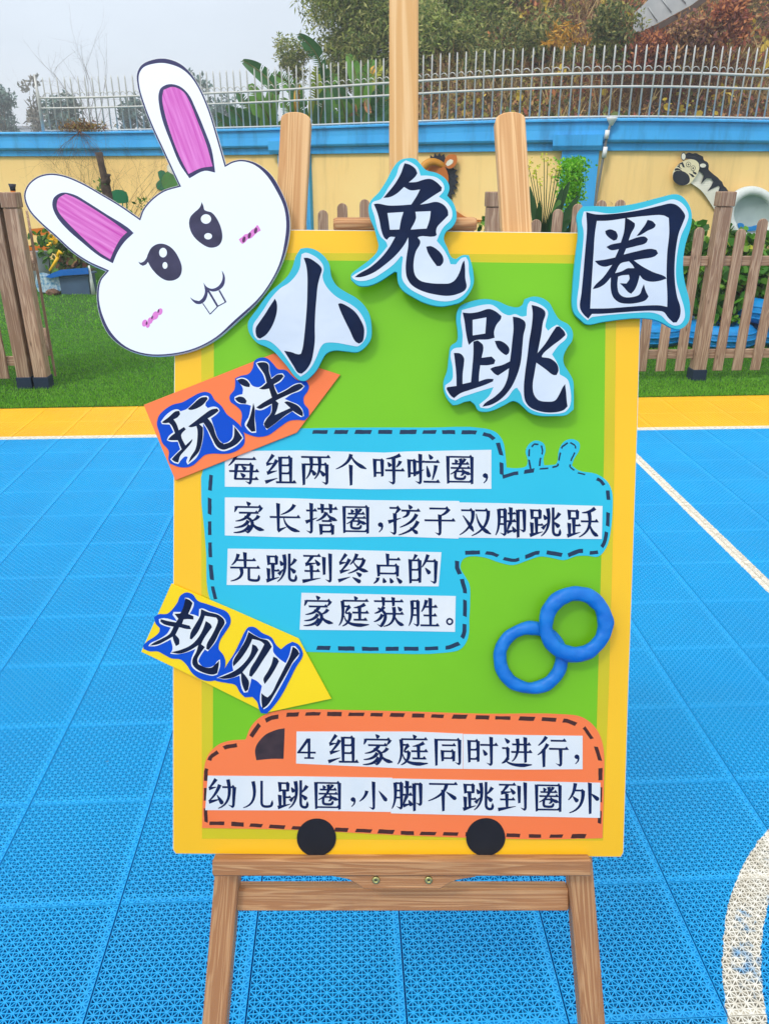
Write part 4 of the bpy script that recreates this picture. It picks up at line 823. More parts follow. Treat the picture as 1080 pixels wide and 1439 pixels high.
# ------------------------------------------------------------------ rabbit head cut-out
RB = '33.7,275 38.7,260 52.5,248 70,243.5 90,246 115,256 145,273 170,288 196,306 200,295 212,280 230,267 251,260.5 242.5,242.5 227.5,210 212.5,177.5 200,145 193.5,122 192.5,103 199,91 215,83.5 232,82 252,88.5 266,100 281,122.5 295,155 305,187.5 317.5,231 326,226.5 340,224 360,229 380,244 395,268 404.5,292 407.5,318 404,345 395,373 378,404 362,425 330,455 305,476 275,491.5 240,499.5 205,499.5 175,489.5 152.5,470 140,443 136,415 140,393 149.5,381 125,370 102,355 77.5,332.5 55,312.5 40,295'
o_ = parse(RB); NB = .009
rab = bpoly('rabbit_head', o_, NB-.006, NB, M_foam, pb, bev=.0003); rab['label'] = 'white rabbit head cut-out with pink inner ears'
# the marker line is wider on the right cheek, the chin and the tip of the upright ear
def rim(P):
    n = len(P); base = inset(P, 1.0); out_ = []
    for i in range(n):
        x, y = P[i]; wv = 2.6
        wv += 3.6*math.exp(-((x-385)/26)**2-((y-262)/60)**2)+2.4*math.exp(-((x-404)/16)**2-((y-330)/40)**2)
        wv += 4.2*math.exp(-((x-232)/42)**2-((y-84)/22)**2)+2.2*math.exp(-((x-150)/26)**2-((y-465)/45)**2)+1.6*math.exp(-((x-340)/40)**2-((y-448)/30)**2)
        out_.append(np.array(P[i])+(np.array(base[i])-np.array(P[i]))*wv)
    return out_
bpoly('marker_outline', inset(o_, .45), NB+.00005, NB+.00005, M_out, rab)
bpoly('white_face', rim(o_), NB+.0001, NB+.0001, M_bun, rab)
n1 = NB+.00016; n2 = NB+.00022; n3 = NB+.00028
def rp(name, s, n, m, ox=120, oy=230, sc_=4.0): return bpoly(name, parse(s, ox, oy, sc_), n, n, m, rab)
rp('ear_outline', '215,870 225,830 270,803 340,815 410,855 520,925 640,1000 672,1030 620,1080 580,1140 555,1200 480,1160 380,1080 290,1000 235,930', n1, M_out, 20, 70)
rp('inner_ear', '240,880 250,835 290,810 340,830 440,890 540,955 635,1025 600,1060 570,1110 540,1178 480,1140 380,1050 290,960 250,910', n2, M_pinkL, 20, 70)
rp('ear_outline', '172,250 185,215 230,193 290,205 340,250 380,330 430,450 470,560 490,690 430,680 345,722 290,640 240,520 195,400 175,310', n1, M_out, 180, 70)
rp('inner_ear', '192,270 200,225 250,208 310,235 345,290 390,400 440,530 475,655 410,665 340,698 290,600 240,470 205,350', n2, M_pinkR, 180, 70)
M_eye = mat('marker_eye', (52, 52, 74), .6, c2=(68, 66, 92), scale=50, spec=.2)
def ell(cx, cy, a, b_, rot=0, ox=0, oy=0, s=1.0, k=24):
    return [(ox+(cx+a*math.cos(t)*math.cos(rot)-b_*math.sin(t)*math.sin(rot))/s, oy+(cy+a*math.cos(t)*math.sin(rot)+b_*math.sin(t)*math.cos(rot))/s) for t in [2*math.pi*i/k for i in range(k)]]
rp('eye', '58,1190 70,1196 88,1190 104,1170 112,1148 132,1112 165,1092 205,1092 250,1118 290,1180 303,1230 290,1275 255,1296 215,1296 170,1270 130,1225 112,1192 102,1206 84,1214 68,1206', n1, M_eye, 180, 70)
rp('eye', '414,856 423,876 430,900 442,906 470,915 508,965 530,1040 524,1080 505,1103 460,1112 400,1080 360,1035 343,980 350,940 375,912 394,896 406,880', n1, M_eye, 180, 70)
for a in ((197, 1140, 22, 27), (208, 1212, 14, 19), (438, 951, 29, 27), (450, 1048, 22, 18)): bpoly('eye_highlight', ell(*a, 0, 180, 70, 4), n2, n2, M_bun, rab)
rp('mouth', '588,750 612,766 640,772 658,756 672,722 664,668 682,692 712,703 745,690 766,662 772,635 767,600 778,618 785,645 778,684 752,710 715,719 690,710 685,745 672,772 650,788 625,788 603,772', n1, M_out)
def line(P, wd, n, m, name='tooth_line'):
    q = [np.array(p, float) for p in P]; q = [q[0]+(q[-1]-q[0])*t for t in (0, .5, 1)] if len(q) == 2 else q
    r_ = ribbon(q, lambda t: wd/2); return bpoly(name, [(120+p[0]/4, 230+p[1]/4) for p in r_], n, n, m, rab)
for P in (((660, 785), (702, 847)), ((702, 845), (745, 801)), ((745, 801), (790, 777)), ((790, 779), (752, 712))): line(P, 5.5, n3, M_out)
line(((690, 712), (744, 803)), 11, n3+.0001, M_out); line(((752, 712), (789, 778)), 9, n3+.00015, M_out)
M_blush = mat('blush_pink', (226, 130, 206), .6); M_dot = mat('blush_dot', (92, 44, 90), .6)
rp('blush', '862,425 880,412 895,398 915,392 935,372 950,362 966,343 976,356 986,376 965,388 950,402 930,420 912,425 900,440 882,452 872,442', n1, M_blush)
for x, y in ((891, 426), (922, 403), (957, 376)): bpoly('blush_dot', ell(x, y, 9, 18, .25, 120, 230, 4, 12), n2, n2, M_dot, rab)
for x, y, r_ in ((334, 896, 19), (352, 908, 14), (365, 882, 18), (394, 853, 22), (420, 832, 18), (380, 868, 14)): bpoly('blush', ell(x, y, r_*.8, r_*1.1, .3, 120, 230, 4, 14), n1+x*4e-8, n1+x*4e-8, M_blush, rab)
for x, y in ((345, 897), (376, 864), (411, 828)): bpoly('blush_dot', ell(x, y, 5, 11, .2, 120, 230, 4, 10), n2, n2, M_dot, rab)

# ------------------------------------------------------------------ blue clay rings
M_clay = mat('blue_clay', (16, 128, 212), .42, c2=(6, 108, 200), scale=40, bump=.35, bscale=40, spec=.35)
c = bl(745, 924.5, .007); torus('clay_ring', bw(*c, .0080), BR, BU, .0402, .0084, M_clay, pb, 96, 20, .05, 1.01, .985, 0, .8, .028)
c = bl(807.5, 876.5, .016); torus('clay_ring', bw(*c, .0185), BR, BU, .0388, .0096, M_clay, pb, 96, 20, .05, .985, 1.03, 0, .8, .028)

# ================================================================== picket fence
FW = 5.80
fence = root('picket_fence', court(1.5, FW), 'weathered wavy topped wooden picket fence on the turf behind and right of the poster', 'fence')
def post(parent, u, h=1.35, w_=FW, s=.095):
    c = court(u, w_)
    beam('post', c+Vector((0, 0, .085)), c+Vector((0, 0, h-.1)), E1, s, s, M_old, parent, .004)
    beam('post_cap', c+Vector((0, 0, h-.098)), c+Vector((0, 0, h)), E1, s+.014, s+.014, M_old, parent, .005)
    box('post_shoe', (c.x, c.y, 0), (s+.012, s+.012, .09), M_shoe, parent, A0, .003)
def bay(parent, u0, u1, n, wave=True, skip=()):
    for z in (.20, .88): beam('rail', court(u0+.05, FW+.012, z), court(u1-.05, FW+.012, z), (0, 0, 1), .068, .026, M_old, parent, .003)
    for i in range(n):
        t = (i+1)/(n+1); u = u0+(u1-u0)*t; h = 1.03+.27*math.sin(math.pi*t)+random.uniform(-.008, .008)
        tl = random.uniform(-.012, .012)
        plank('picket', court(u-tl/2, FW-.016, .075), court(u+tl, FW-.016, h), E1, .072, .019, M_old, parent)
for u in (2.69, 1.04, -.61, 4.34): post(fence, u)
for u0, u1 in ((-.61, 1.04), (1.04, 2.69), (2.69, 4.34)): bay(fence, u0, u1, 10)
lf = root('picket_fence', court(-3.1, FW), 'weathered picket fence at the left edge ending in a square capped post beside the opening', 'fence')
post(lf, -2.385); post(lf, -4.03); bay(lf, -4.03, -2.385, 10)
gate = root('fence_gate', court(-2.25, FW), 'open wooden gate leaf seen edge on behind its dark footed post left of the rabbit', 'gate')
post(gate, -2.262)
gb = court(-2.21, FW+.05); gdir = Vector((gb.x, gb.y, 0)).normalized(); gn = Vector((gdir.y, -gdir.x, 0))
for z in (.25, .86): beam('rail', gb+gdir*.02+Vector((0, 0, z)), gb+gdir*.92+Vector((0, 0, z)), (0, 0, 1), .06, .024, M_old, gate, .003)
for i in range(6):
    p = gb+gdir*(.08+.155*i)+gn*.022; plank('picket', p+Vector((0, 0, .06)), p+Vector((0, 0, 1.10+.02*i)), gdir, .07, .018, M_old, gate)

# ================================================================== painted figures on the wall
def wray(px, py, q=0):
    d = ray(px, py)
    for i in range(len(path)-1):
        a, b_ = path[i], path[i+1]; c1 = a.x*d.y-a.y*d.x; c2 = b_.x*d.y-b_.y*d.x
        if c1 <= 0 <= c2:
            t = c1/(c1-c2); p = a.lerp(b_, t); k = (math.hypot(p.x, p.y)-q)/math.hypot(d.x, d.y); return Vector((0, 0, H))+d*k
    return Vector((0, 0, H))+d*11
def wpoly(name, s, ox, oy, k, q0, q1, m, parent):
    P = parse(s, ox, oy, k) if isinstance(s, str) else s
    return slab(name, P, [], lambda x, y, n: wray(x, y, n), q0, q1, m, parent)
M_zw = mat('figure_white', (236, 232, 214), .5); M_zb = mat('figure_black', (32, 38, 50), .55); M_zc = mat('figure_cream', (240, 228, 186), .5)
M_tyw = mat('tyre_white', (226, 230, 226), .5, c2=(206, 212, 206), scale=14); M_bowl = mat('bowl_grey', (168, 184, 180), .5)
M_sky = mat('plastic_blue', (22, 130, 204), .4)
zb = root('zebra_figure', wray(1040, 340, .1), 'black and white zebra on the yellow wall with a round white painted tyre', 'wall figure')
wpoly('neck', '470,300 520,240 560,215 610,240 690,300 740,370 760,420 740,520 670,520 620,440 560,362', 880, 200, 5.4, .02, .045, M_zw, zb)
nk = wpoly('mane', '445,90 470,78 500,85 525,82 550,95 578,108 585,135 610,150 622,175 620,205 645,232 660,245 690,268 705,285 722,300 735,330 752,345 770,372 790,400 735,420 700,400 690,385 705,340 695,330 612,370 640,330 655,298 640,275 605,272 560,318 585,255 570,235 540,215 545,170 500,130 450,125', 880, 200, 5.4, .046, .056, M_zb, zb)
hd = wpoly('head', '385,172 430,142 490,128 530,142 550,175 545,215 520,262 480,312 430,327 380,314 352,280 350,225', 880, 200, 5.4, .057, .075, M_zc, zb)
wpoly('muzzle', '358,228 375,217 400,216 440,226 468,250 478,280 472,305 430,328 385,318 352,285 350,250', 880, 200, 5.4, .0755, .0765, M_zb, hd)
for s in ('385,172 410,155 425,150 440,190 425,188 415,165', '365,200 385,195 430,225 395,212 362,215', '405,170 400,185 420,205 392,188 380,180', '470,235 500,265 515,260 500,245 480,236', '500,218 530,232 525,245 505,236'): wpoly('stripe', s, 880, 200, 5.4, .0755, .0768, M_zb, hd)
for x, y in ((468, 168), (503, 196)):
    c0 = (880+x/5.4, 200+y/5.4)
    for r_, m_, q in ((3.4, M_zb, .0770), (2.8, M_zc, .0774), (1.2, M_zb, .0778)): wpoly('eye', [(c0[0]+r_*math.cos(a), c0[1]+1.1*r_*math.sin(a)) for a in [2*math.pi*i/14 for i in range(14)]], 0, 0, 1, q-.001, q, m_, hd)
for c0, a_, b_ in (((430, 108), 20, 32), ((577, 176), 30, 20)):
    for f_, m_, q in ((1, M_zb, .078), (.78, M_zw, .079)): wpoly('ear', ell(c0[0], c0[1], a_*f_, b_*f_, 0, 880, 200, 5.4, 16), 0, 0, 1, q-.004, q, m_, zb)
zc = wray(1055, 301, .16); zx = (wray(1075, 301, .16)-wray(1035, 301, .16)).normalized(); zy = (wray(1055, 285, .16)-wray(1055, 320, .16)).normalized()
torus('tyre', zc, zx, zy, .305, .064, M_tyw, zb, 48, 14, 0, 1.1, 1)
V = [tuple(zc+zx.cross(zy)*-.062)]; Fc = []
for ring, (r_, q) in enumerate(((.09, -.058), (.15, -.05), (.20, -.032), (.235, -.008), (.268, .02))):
    for i in range(32): a = 2*math.pi*i/32; V.append(tuple(zc+zx*r_*math.cos(a)+zy*r_*math.sin(a)+zx.cross(zy)*q))
for i in range(32): Fc.append((0, 1+i, 1+(i+1) % 32))
for r_ in range(4):
    for i in range(32): a, b_ = 1+r_*32+i, 1+r_*32+(i+1) % 32; Fc.append((a, a+32, b_+32, b_))
mk('bowl', V, Fc, M_bowl, zb, smooth=True)
wpoly('blue_lip', '838,620 850,612 880,616 895,636 930,640 985,628 1030,634 1010,655 960,672 900,672 850,655', 880, 200, 5.4, .19, .23, M_sky, zb)

M_lo = mat('figure_orange', (206, 140, 40), .5); M_lr = mat('figure_rust', (200, 112, 40), .5)
ln = root('lion_figure', wray(625, 300, .1), 'brown eared animal with golden ring and black scalloped mane on the yellow wall', 'wall figure')
mane = []
cx0, cy0 = 617, 252
for i in range(17):
    a = math.radians(-115+i*13.5)
    for j in (-5, 0, 5): b_ = a+math.radians(j); r_ = 27+(4.2 if j == 0 else 2.2 if False else 0); mane.append((cx0+(r_-3.5)*math.cos(b_)*1.02-1, cy0+(r_+6.5)*math.sin(b_)))
mane += [(600, 270), (596, 240)]
wpoly('mane', mane, 0, 0, 1, .02, .04, M_zb, ln)
wpoly('body_line', [(640, 296), (652, 304), (664, 308.5), (690, 309.5), (690, 312), (640, 312)], 0, 0, 1, .02, .03, M_lr, ln)
lc = wray(612, 252, .09); torus('golden_ring', lc, zx, zy, .22, .05, M_lo, ln, 40, 12, 0, .95, 1.05)
wpoly('face', ell(612, 252, 18, 24, 0, 0, 0, 1, 24), 0, 0, 1, .05, .07, M_lr, ln)
wpoly('ear', '800,90 812,45 835,18 880,10 905,20 912,60 895,105 860,130 830,128', 490, 215, 6, .09, .12, M_lr, ln)
wpoly('inner_ear', '815,95 830,68 855,52 878,60 875,82 855,100 830,112', 490, 215, 6, .1205, .123, M_zw, ln)

M_g1 = mat('figure_green', (76, 132, 60), .5); M_g2 = mat('figure_green_edge', (36, 116, 78), .5); M_gd = mat('figure_green_line', (28, 70, 50), .5)
gt = root('tree_figure', wray(235, 262, .1), 'green rounded tree shape painted on board, on the yellow wall beside the rabbit ear', 'wall figure')
for s, q, m_ in (('822,225 845,212 870,222 880,240 860,262 862,300 880,345 850,365 818,355 808,325 822,300 838,285 828,260', .03, M_g2), ('850,270 870,240 895,222 930,245 965,262 1000,300 1000,350 930,370 870,352 850,310', .045, M_g1)):
    wpoly('outline', inset(parse(s, 70, 200, 5.4), -.4), 0, 0, 1, .01, q-.008, M_gd, gt); wpoly('leaf_shape', s, 70, 200, 5.4, q-.007, q, m_, gt)
wpoly('white_shape', '890,175 905,165 930,200 945,240 920,245 893,215', 70, 200, 5.4, .01, .03, M_zw, gt)

# ================================================================== small things beyond the fence
M_chair = mat('chair_green', (22, 122, 76), .4)
ch = root('child_chair', ground(172, 392), 'small green plastic child chair in front of the yellow wall beside the sawn trunk', 'chair')
Yc = 12.2
def cpt(px, py, dy=0): return at(px, py, Yc+dy)
def apoly(name, P, Y0, Y1, m, parent, bev=0):
    """outline on an upright plane facing the camera at forward distance Y1 (front) .. Y0 (back)"""
    return slab(name, P, [], lambda x, y, n: at(x, y, -n), -Y0, -Y1, m, parent, bev)
cz = ch.location
bk = [(157, 269), (163, 266.5), (172, 267), (178, 270), (180.5, 277), (181, 284), (176, 285.5), (166, 286), (158, 284)]
apoly('backrest', bk, Yc+.03, Yc, M_chair, ch, .004)
for x in (160, 166.5, 172.5, 178.5):
    apoly('upright', [(x-.9, 284), (x+.9, 284), (x+1.3, 312), (x-.5, 312)], Yc+.025, Yc+.002, M_chair, ch)
a = at(170, 312, Yc); box('seat', (a.x, a.y-.16, a.z-.02), (.30, .32, .03), M_chair, ch, 0, .006)
for dx in (-.12, .12):
    for dy in (-.02, -.29): tube('leg', [(a.x+dx, a.y+dy, a.z-.02), (a.x+dx*1.15, a.y+dy*1.05, 0)], .014, M_chair, ch, 6)

M_bark = mat('bark', (92, 76, 64), .95, c2=(58, 46, 40), scale=22, bump=1, bscale=30)
g0 = ground(166, 398); Yt = g0.y
st = root('sawn_trunk', g0, 'bare sawn off dark tree trunk standing before the yellow wall above the rabbit ear', 'trunk')
pts = [(166, 398), (161, 350), (157, 300), (153, 282), (149, 264), (147, 250), (143, 233), (139, 214)]
tube('trunk', [at(x, y, Yt) for x, y in pts], .08, M_bark, st, 10, [.085, .075, .07, .062, .068, .05, .045, .05])
tube('stub', [at(149, 262, Yt), at(152.5, 252, Yt-.04), at(153.5, 245, Yt-.05)], .03, M_bark, st, 8, [.045, .035, .03])
tube('stub', [at(149, 262, Yt), at(145, 256, Yt-.04), at(143, 253, Yt-.05)], .03, M_bark, st, 8, [.04, .03, .022])
M_lg = leafmat('leaf_mid', [(64, 110, 30), (84, 132, 36), (52, 94, 26), (110, 150, 48), (70, 116, 34)], .5, .25)
for c, n_, r_ in (((142, 264), 26, .08), ((146, 275), 20, .08), ((203, 287), 26, .09)):
    p = at(*c, Yt); leaves('sprout', np.array(p)+rng.normal(size=(n_, 3))*r_*.6, .08, M_lg, st, 2.4, .5)

def twigs(name, basep, n, L, m, parent, up=.8, wd=.006, depth=3, spread=.9, droop=0, seed=1):
    R = random.Random(seed); quads = []
    def grow(p, d, L, w_, lv):
        k = 4; 
        for i in range(k):
            d = (d+Vector((R.gauss(0, .16), R.gauss(0, .16), R.gauss(0, .12)-droop))).normalized(); q = p+d*L/k
            s = d.orthogonal().normalized()*w_; s2 = d.cross(s).normalized()*w_
            quads.extend([(p-s, p+s, q+s*.8, q-s*.8), (p-s2, p+s2, q+s2*.8, q-s2*.8)]); p = q; w_ *= .86
            if lv < depth and R.random() < .75: grow(p, (d+Vector((R.gauss(0, .6), R.gauss(0, .6), R.gauss(.1, .4)))).normalized(), L*R.uniform(.4, .65), w_*.7, lv+1)
    for i in range(n): grow(Vector(basep), Vector((R.gauss(0, spread), R.gauss(0, spread*.5), up)).normalized(), L*R.uniform(.7, 1.15), wd, 0)
    return fastmesh(name, [c for q in quads for c in q], 4, m, parent)
M_twig = mat('dry_twig', (128, 84, 54), .9, c2=(96, 62, 42), scale=12); M_twg = mat('grey_twig', (112, 100, 96), .9)
ds = root('dry_shrub', ground(150, 392), 'leafless reddish brown shrub spreading in front of the yellow wall behind the rabbit ears', 'shrub')
b_ = Vector(ds.location)+Vector((0, .3, .1)); tw = twigs('branches', b_, 20, 1.5, M_twig, ds, 1.3, .0045, 4, .85, 0, 4)
wb = root('wall_top_shrub', wp(wall_s(118), 2.12, .02), 'rusty dry shrub growing on the blue coping between the railing bars', 'shrub')
M_rust = leafmat('leaf_rust', [(150, 96, 70), (128, 78, 56), (170, 120, 70), (120, 110, 50), (166, 132, 60), (110, 66, 56)], .8, .15)
C = np.array([wray(x, y, q_) for x, y, q_ in zip(rng.normal(118, 16, 900), 183-np.abs(rng.normal(0, 1, 900))*5.5, rng.uniform(-.25, .15, 900))])
leaves('foliage', C, .055, M_rust, wb, 3, .2); twigs('branches', wb.location, 14, .45, M_twig, wb, .5, .004, 2, 1.3, .05, 9)
twigs('hanging_twigs', Vector(wb.location)+Vector((0, -.16, 0)), 16, .75, M_twig, wb, -.5, .003, 3, .9, .10, 12)

# left cluster of tubs and toys
M_bl2 = mat('tub_blue', (18, 104, 190), .35); M_gb = mat('tub_grey_blue', (74, 98, 124), .5, c2=(66, 88, 114)); M_gp = mat('tub_grey', (150, 160, 166), .6)
M_y2 = mat('plastic_yellow', (244, 190, 16), .4); M_or = mat('plastic_orange', (226, 122, 20), .45); M_nv = mat('plastic_navy', (18, 26, 50), .5)
YB = ground(106, 414).y
def upright(px0, px1, py, Y): a, b_ = at(px0, py, Y), at(px1, py, Y); return a, b_
a, b_ = upright(87, 127, 414, YB)
bx = root('storage_tub', ((a.x+b_.x)/2, YB+.13, 0), 'grey blue open tub on the turf below the rabbit ear, holding a leafy plant', 'tub')
wd = (b_.x-a.x); hh = at(100, 387, YB).z
box('tub_body', ((a.x+b_.x)/2, YB+.14, 0), (wd, .28, hh), M_gb, bx, 0, .008)
box('rim', ((a.x+b_.x)/2+.01, YB+.14, hh+.001), (wd+.03, .31, .025), M_gb, bx, 0, .006)
box('soil', ((a.x+b_.x)/2, YB+.3, hh+.03), (wd*.9, .2, .02), M_soil, bx, 0)
tr = root('blue_tray', at(95, 392, YB-.12), 'bright blue plastic tray lying across the tub front', 'tray')
apoly('tray_rim', [(64, 389), (74, 383.5), (86, 379), (124, 376), (125, 385), (88, 387.5), (72, 391)], YB+.25, YB-.06, M_bl2, tr, .008)
bg2 = root('printed_bag', ground(68, 411), 'blue and white patterned bag slumped on the turf between the fence gate and the tub', 'bag')
mbag = mat('bag_print', (214, 226, 226), .6, c2=(30, 130, 180), scale=26); apoly('bag_body', parse('51,386 60,383 72,386 84,388 86,396 86,408 78,412 64,411 54,410 50,398'), YB+.2, YB+.02, mbag, bg2, .012)
M_st = mat('stone', (140, 110, 90), .9, c2=(90, 66, 52), scale=30, bump=.8, bscale=30)
bs = root('stone', ground(75, 414.5), 'small rough reddish stone on the turf before the patterned bag', 'stone')
C0 = Vector(bs.location)+Vector((0, 0, .03)); V = []; Fc = []
for j in range(7):
    for i in range(12):
        th_, ph_ = math.pi*(j+.5)/7, 2*math.pi*i/12; r_ = 1+rng.normal()*.10; V.append(C0+Vector((.085*r_*math.sin(th_)*math.cos(ph_), .07*r_*math.sin(th_)*math.sin(ph_), .05*r_*math.cos(th_))))
for j in range(6):
    for i in range(12): Fc.append((j*12+i, j*12+(i+1) % 12, j*12+12+(i+1) % 12, j*12+12+i))
Fc += [tuple(range(12)), tuple(range(72, 84))]
mk('rock', V, Fc, M_st, bs)
pt = root('grey_pot', ground(62, 402), 'pale grey tall pot half hidden by the gate picket', 'pot')
q = Vector(pt.location); tube('pot_body', [q, q+Vector((0, 0, .28)), q+Vector((0, 0, .46)), q+Vector((0, 0, .47))], .12, M_gp, pt, 20, [.10, .115, .13, .138])
def leafy(name, label, px, py, Y, rx, rz, n, size, m, asp=1.8, grp=None, k=9, cs=.35, stem=True, up=.2, fold=True, cat='plant'):
    c = at(px, py, Y); r_ = root(name, (c.x, c.y, 0), label, cat, grp)
    leaves('foliage', clumpy(n, c, (rx, rx*.8, rz), k, rx*cs), size, m, r_, asp, up, 0, 1, .35, None, fold)
    if stem:
        for i in range(3): tube('stem', [(c.x+random.uniform(-.03, .03), c.y, .02), (c.x+random.uniform(-.1, .1)*rx*4, c.y, c.z*.6), (c.x+random.uniform(-.5, .5)*rx, c.y, c.z+rz*.3)], .008, M_twig, r_, 5)
    return r_
leafy('leafy_plant', 'green plant with yellow flowers growing above the blue tub, left of the rabbit ear', 86, 350, YB+.25, .27, .16, 420, .085, M_lg, 1.9)
M_red = leafmat('leaf_red', [(140, 92, 60), (120, 70, 50), (96, 110, 50), (150, 110, 76), (70, 96, 40)], .6, .2)
leafy('reddish_plant', 'reddish leaved plant drooping over the back of the grey blue tub', 103, 366, YB+.22, .16, .10, 260, .09, M_red, 1.7)
sh = root('toy_spade', at(70, 384, YB), 'yellow toy spade standing in the blue tray with its handle up', 'toy')
tube('handle', [at(70.5, 381, YB-.02), at(77, 370, YB-.01), at(82, 361, YB)], .02, M_y2, sh, 8); tube('grip', [at(81, 360, YB), at(84, 353, YB+.02), at(87, 357, YB)], .022, M_y2, sh, 8)
C = np.array([at(x, y, YB+.1) for x, y in ((72, 336), (75, 333), (84, 354), (79, 339), (70, 341))]); C = np.repeat(C, 8, 0)+rng.normal(size=(40, 3))*.02
leaves('yellow_flowers', C, .05, M_y2, sh, 1.3, .2)['kind'] = 'stuff'
op = root('orange_post', ground(26, 404), 'slim orange play post with a black top standing behind the left fence posts', 'post')
tube('pole', [Vector(op.location), at(18.5, 264, op.location.y)], .045, M_or, op, 12, [.07, .03])
tube('cap', [at(18.6, 268, op.location.y), at(18, 264, op.location.y), at(17.4, 258.5, op.location.y)], .03, M_nv, op, 12, [.034, .036, .05])
toy = root('toy_truck', ground(58, 398), 'orange and navy toy truck parked on the turf behind the left gate', 'toy')
Yk = toy.location.y
apoly('cargo_box', parse('53,331 69,331 69,344 54,344', smooth=False), Yk+.3, Yk, M_nv, toy, .006)
apoly('cab', parse('40,322 62,320 70,324 70,330 52,331 42,330', smooth=False), Yk+.3, Yk+.01, M_or, toy, .006)
apoly('chassis', parse('38,345 70,345 72,352 38,352', smooth=False), Yk+.3, Yk+.01, M_or, toy, .006)
for px in (44, 64): c = at(px, 356, Yk+.03); tube('wheel', [c, c+Vector((0, .1, 0))], .06, M_nv, toy, 16)
for px in (46, 66): tube('stand', [at(px, 352, Yk+.2), Vector((at(px, 352, Yk+.2).x, Yk+.2, 0))], .02, M_nv, toy, 6)
wpq = root('white_stake', ground(132, 414), 'thin white stake leaning on the right end of the grey blue tub', 'stake')
tube('stake', [ground(132, 414), at(125, 373, YB+.02)], .018, M_tyw, wpq, 8, [.03, .012])
tuf = root('turf_mound', ground(143, 400), 'low turf covered mound behind the tub, seen below the rabbit ear', 'mound')
V = []; Fc = []; q = Vector(tuf.location)+Vector((.3, .9, 0))
for j in range(6):
    for i in range(20): a = 2*math.pi*i/20; f_ = math.sin(math.pi/2*(1-j/6)); V.append((q.x+1.1*f_*math.cos(a), q.y+.55*f_*math.sin(a), .42*math.cos(math.pi/2*(1-j/6))*1.0))
for j in range(5):
    for i in range(20): Fc.append((j*20+i, j*20+(i+1) % 20, j*20+20+(i+1) % 20, j*20+20+i))
Fc.append(tuple(range(100, 120))); mk('mound', V, Fc, M_turf, tuf, smooth=True)
# on the right: painted tyres with plants
M_ty = mat('tyre_blue', (10, 140, 206), .5, c2=(6, 122, 190), scale=20, bump=.4, bscale=40)
def tyre(px, py, Y, z, label, R=.225, r_=.105):
    c = at(px, py, Y); t = root('painted_tyre', (c.x, c.y, z), label, 'tyre', 'blue painted tyres used as planters')
    torus('tyre_wall', (c.x, c.y, z+r_), (1, 0, 0), (0, 1, 0), R, r_, M_ty, t, 72, 18, 0, 1, 1, .06, 1.05)
    for k in (-.05, .0, .05): torus('tread_band', (c.x, c.y, z+r_+k), (1, 0, 0), (0, 1, 0), R+math.sqrt(r_*r_-k*k)-.006, .012, M_ty, t, 72, 6)
tyre(906, 480, 7.35, 0, 'blue painted tyre just right of the poster edge')
tyre(1006, 482, 7.2, 0, 'blue painted tyre behind the square fence post')
tyre(1098, 482, 7.3, 0, 'blue painted tyre at the right edge, lowest of its stack')
tyre(1082, 455, 7.3, .215, 'upper blue painted tyre on the stack at the right edge')
tyre(925, 460, 7.95, 0, 'blue painted tyre farther back, half hidden by the poster corner')
M_lr2 = leafmat('leaf_round', [(46, 104, 26), (72, 134, 34), (94, 156, 44), (40, 88, 24), (120, 168, 54), (60, 120, 30)], .45, .3)
for i, (px, py, Y, rx, rz, n) in enumerate(((905, 385, 7.6, .2, .3, 500), (950, 352, 7.7, .3, .22, 700), (965, 420, 7.45, .26, .22, 650), (1030, 366, 7.6, .28, .14, 600), (1035, 405, 7.4, .3, .26, 800), (1088, 378, 7.6, .3, .18, 700), (1090, 420, 7.5, .25, .25, 500), (930, 325, 8.2, .25, .15, 400))):
    leafy('vegetable_plant', ('leafy green plant in a blue tyre, %s' % ('behind the lower corner of the poster', 'left of the fence post near its top', 'low between the poster and the fence post', 'just under the white tyre', 'filling the gap right of the fence post', 'tall at the right edge under the white tyre', 'low at the right edge above the stacked tyres', 'farthest back beneath the zebra')[i]), px, py, Y, rx, rz, n, .085, M_lr2, 1.35, 'green vegetable plants in tyres', 8, .34)
M_ly = leafmat('leaf_yellowgreen', [(150, 168, 50), (190, 186, 60), (120, 156, 50)], .5, .3)
c = at(1045, 358, 7.35); ylp = root('yellowing_plant', (c.x, c.y, 0), 'yellowing leaves beside the two pickets right of the fence post', 'plant')
leaves('foliage', clumpy(60, c, (.12, .1, .07), 4, .05), .08, M_ly, ylp, 1.4, .2, 0, 1, .3, None, True)
# tall flowering greens and the bright trailing plant by the pillar
c = at(768, 330, 8.0); fg = root('flowering_greens', (c.x, c.y, 0), 'tall dark leaved greens with small yellow flowers between the easel leg and the blue pillar', 'plant')
M_dl = leafmat('leaf_dark', [(44, 92, 34), (60, 112, 40), (34, 76, 30), (84, 132, 50)], .5, .3)
rb = random.Random(5)
def blade(parent, A, B, w_, bend, m, name='leaf'):
    A, B = Vector(A), Vector(B); n = 9; d = (B-A); side = d.cross(Vector((0, 1, 0))).normalized(); V = []; Fc = []
    for i in range(n):
        t = i/(n-1); p = A.lerp(B, t)+Vector((0, -bend*math.sin(math.pi*t)*.5, -bend*t*t+bend*t)); h = w_*math.sin(math.pi*min(1, t*.93+.05))**.7
        V += [p-side*h, p+Vector((0, .25*h, -.1*h)), p+side*h]
    for i in range(n-1): k = 3*i; Fc += [(k, k+1, k+4, k+3), (k+1, k+2, k+5, k+4)]
    return mk(name, V, Fc, m, parent, smooth=True)
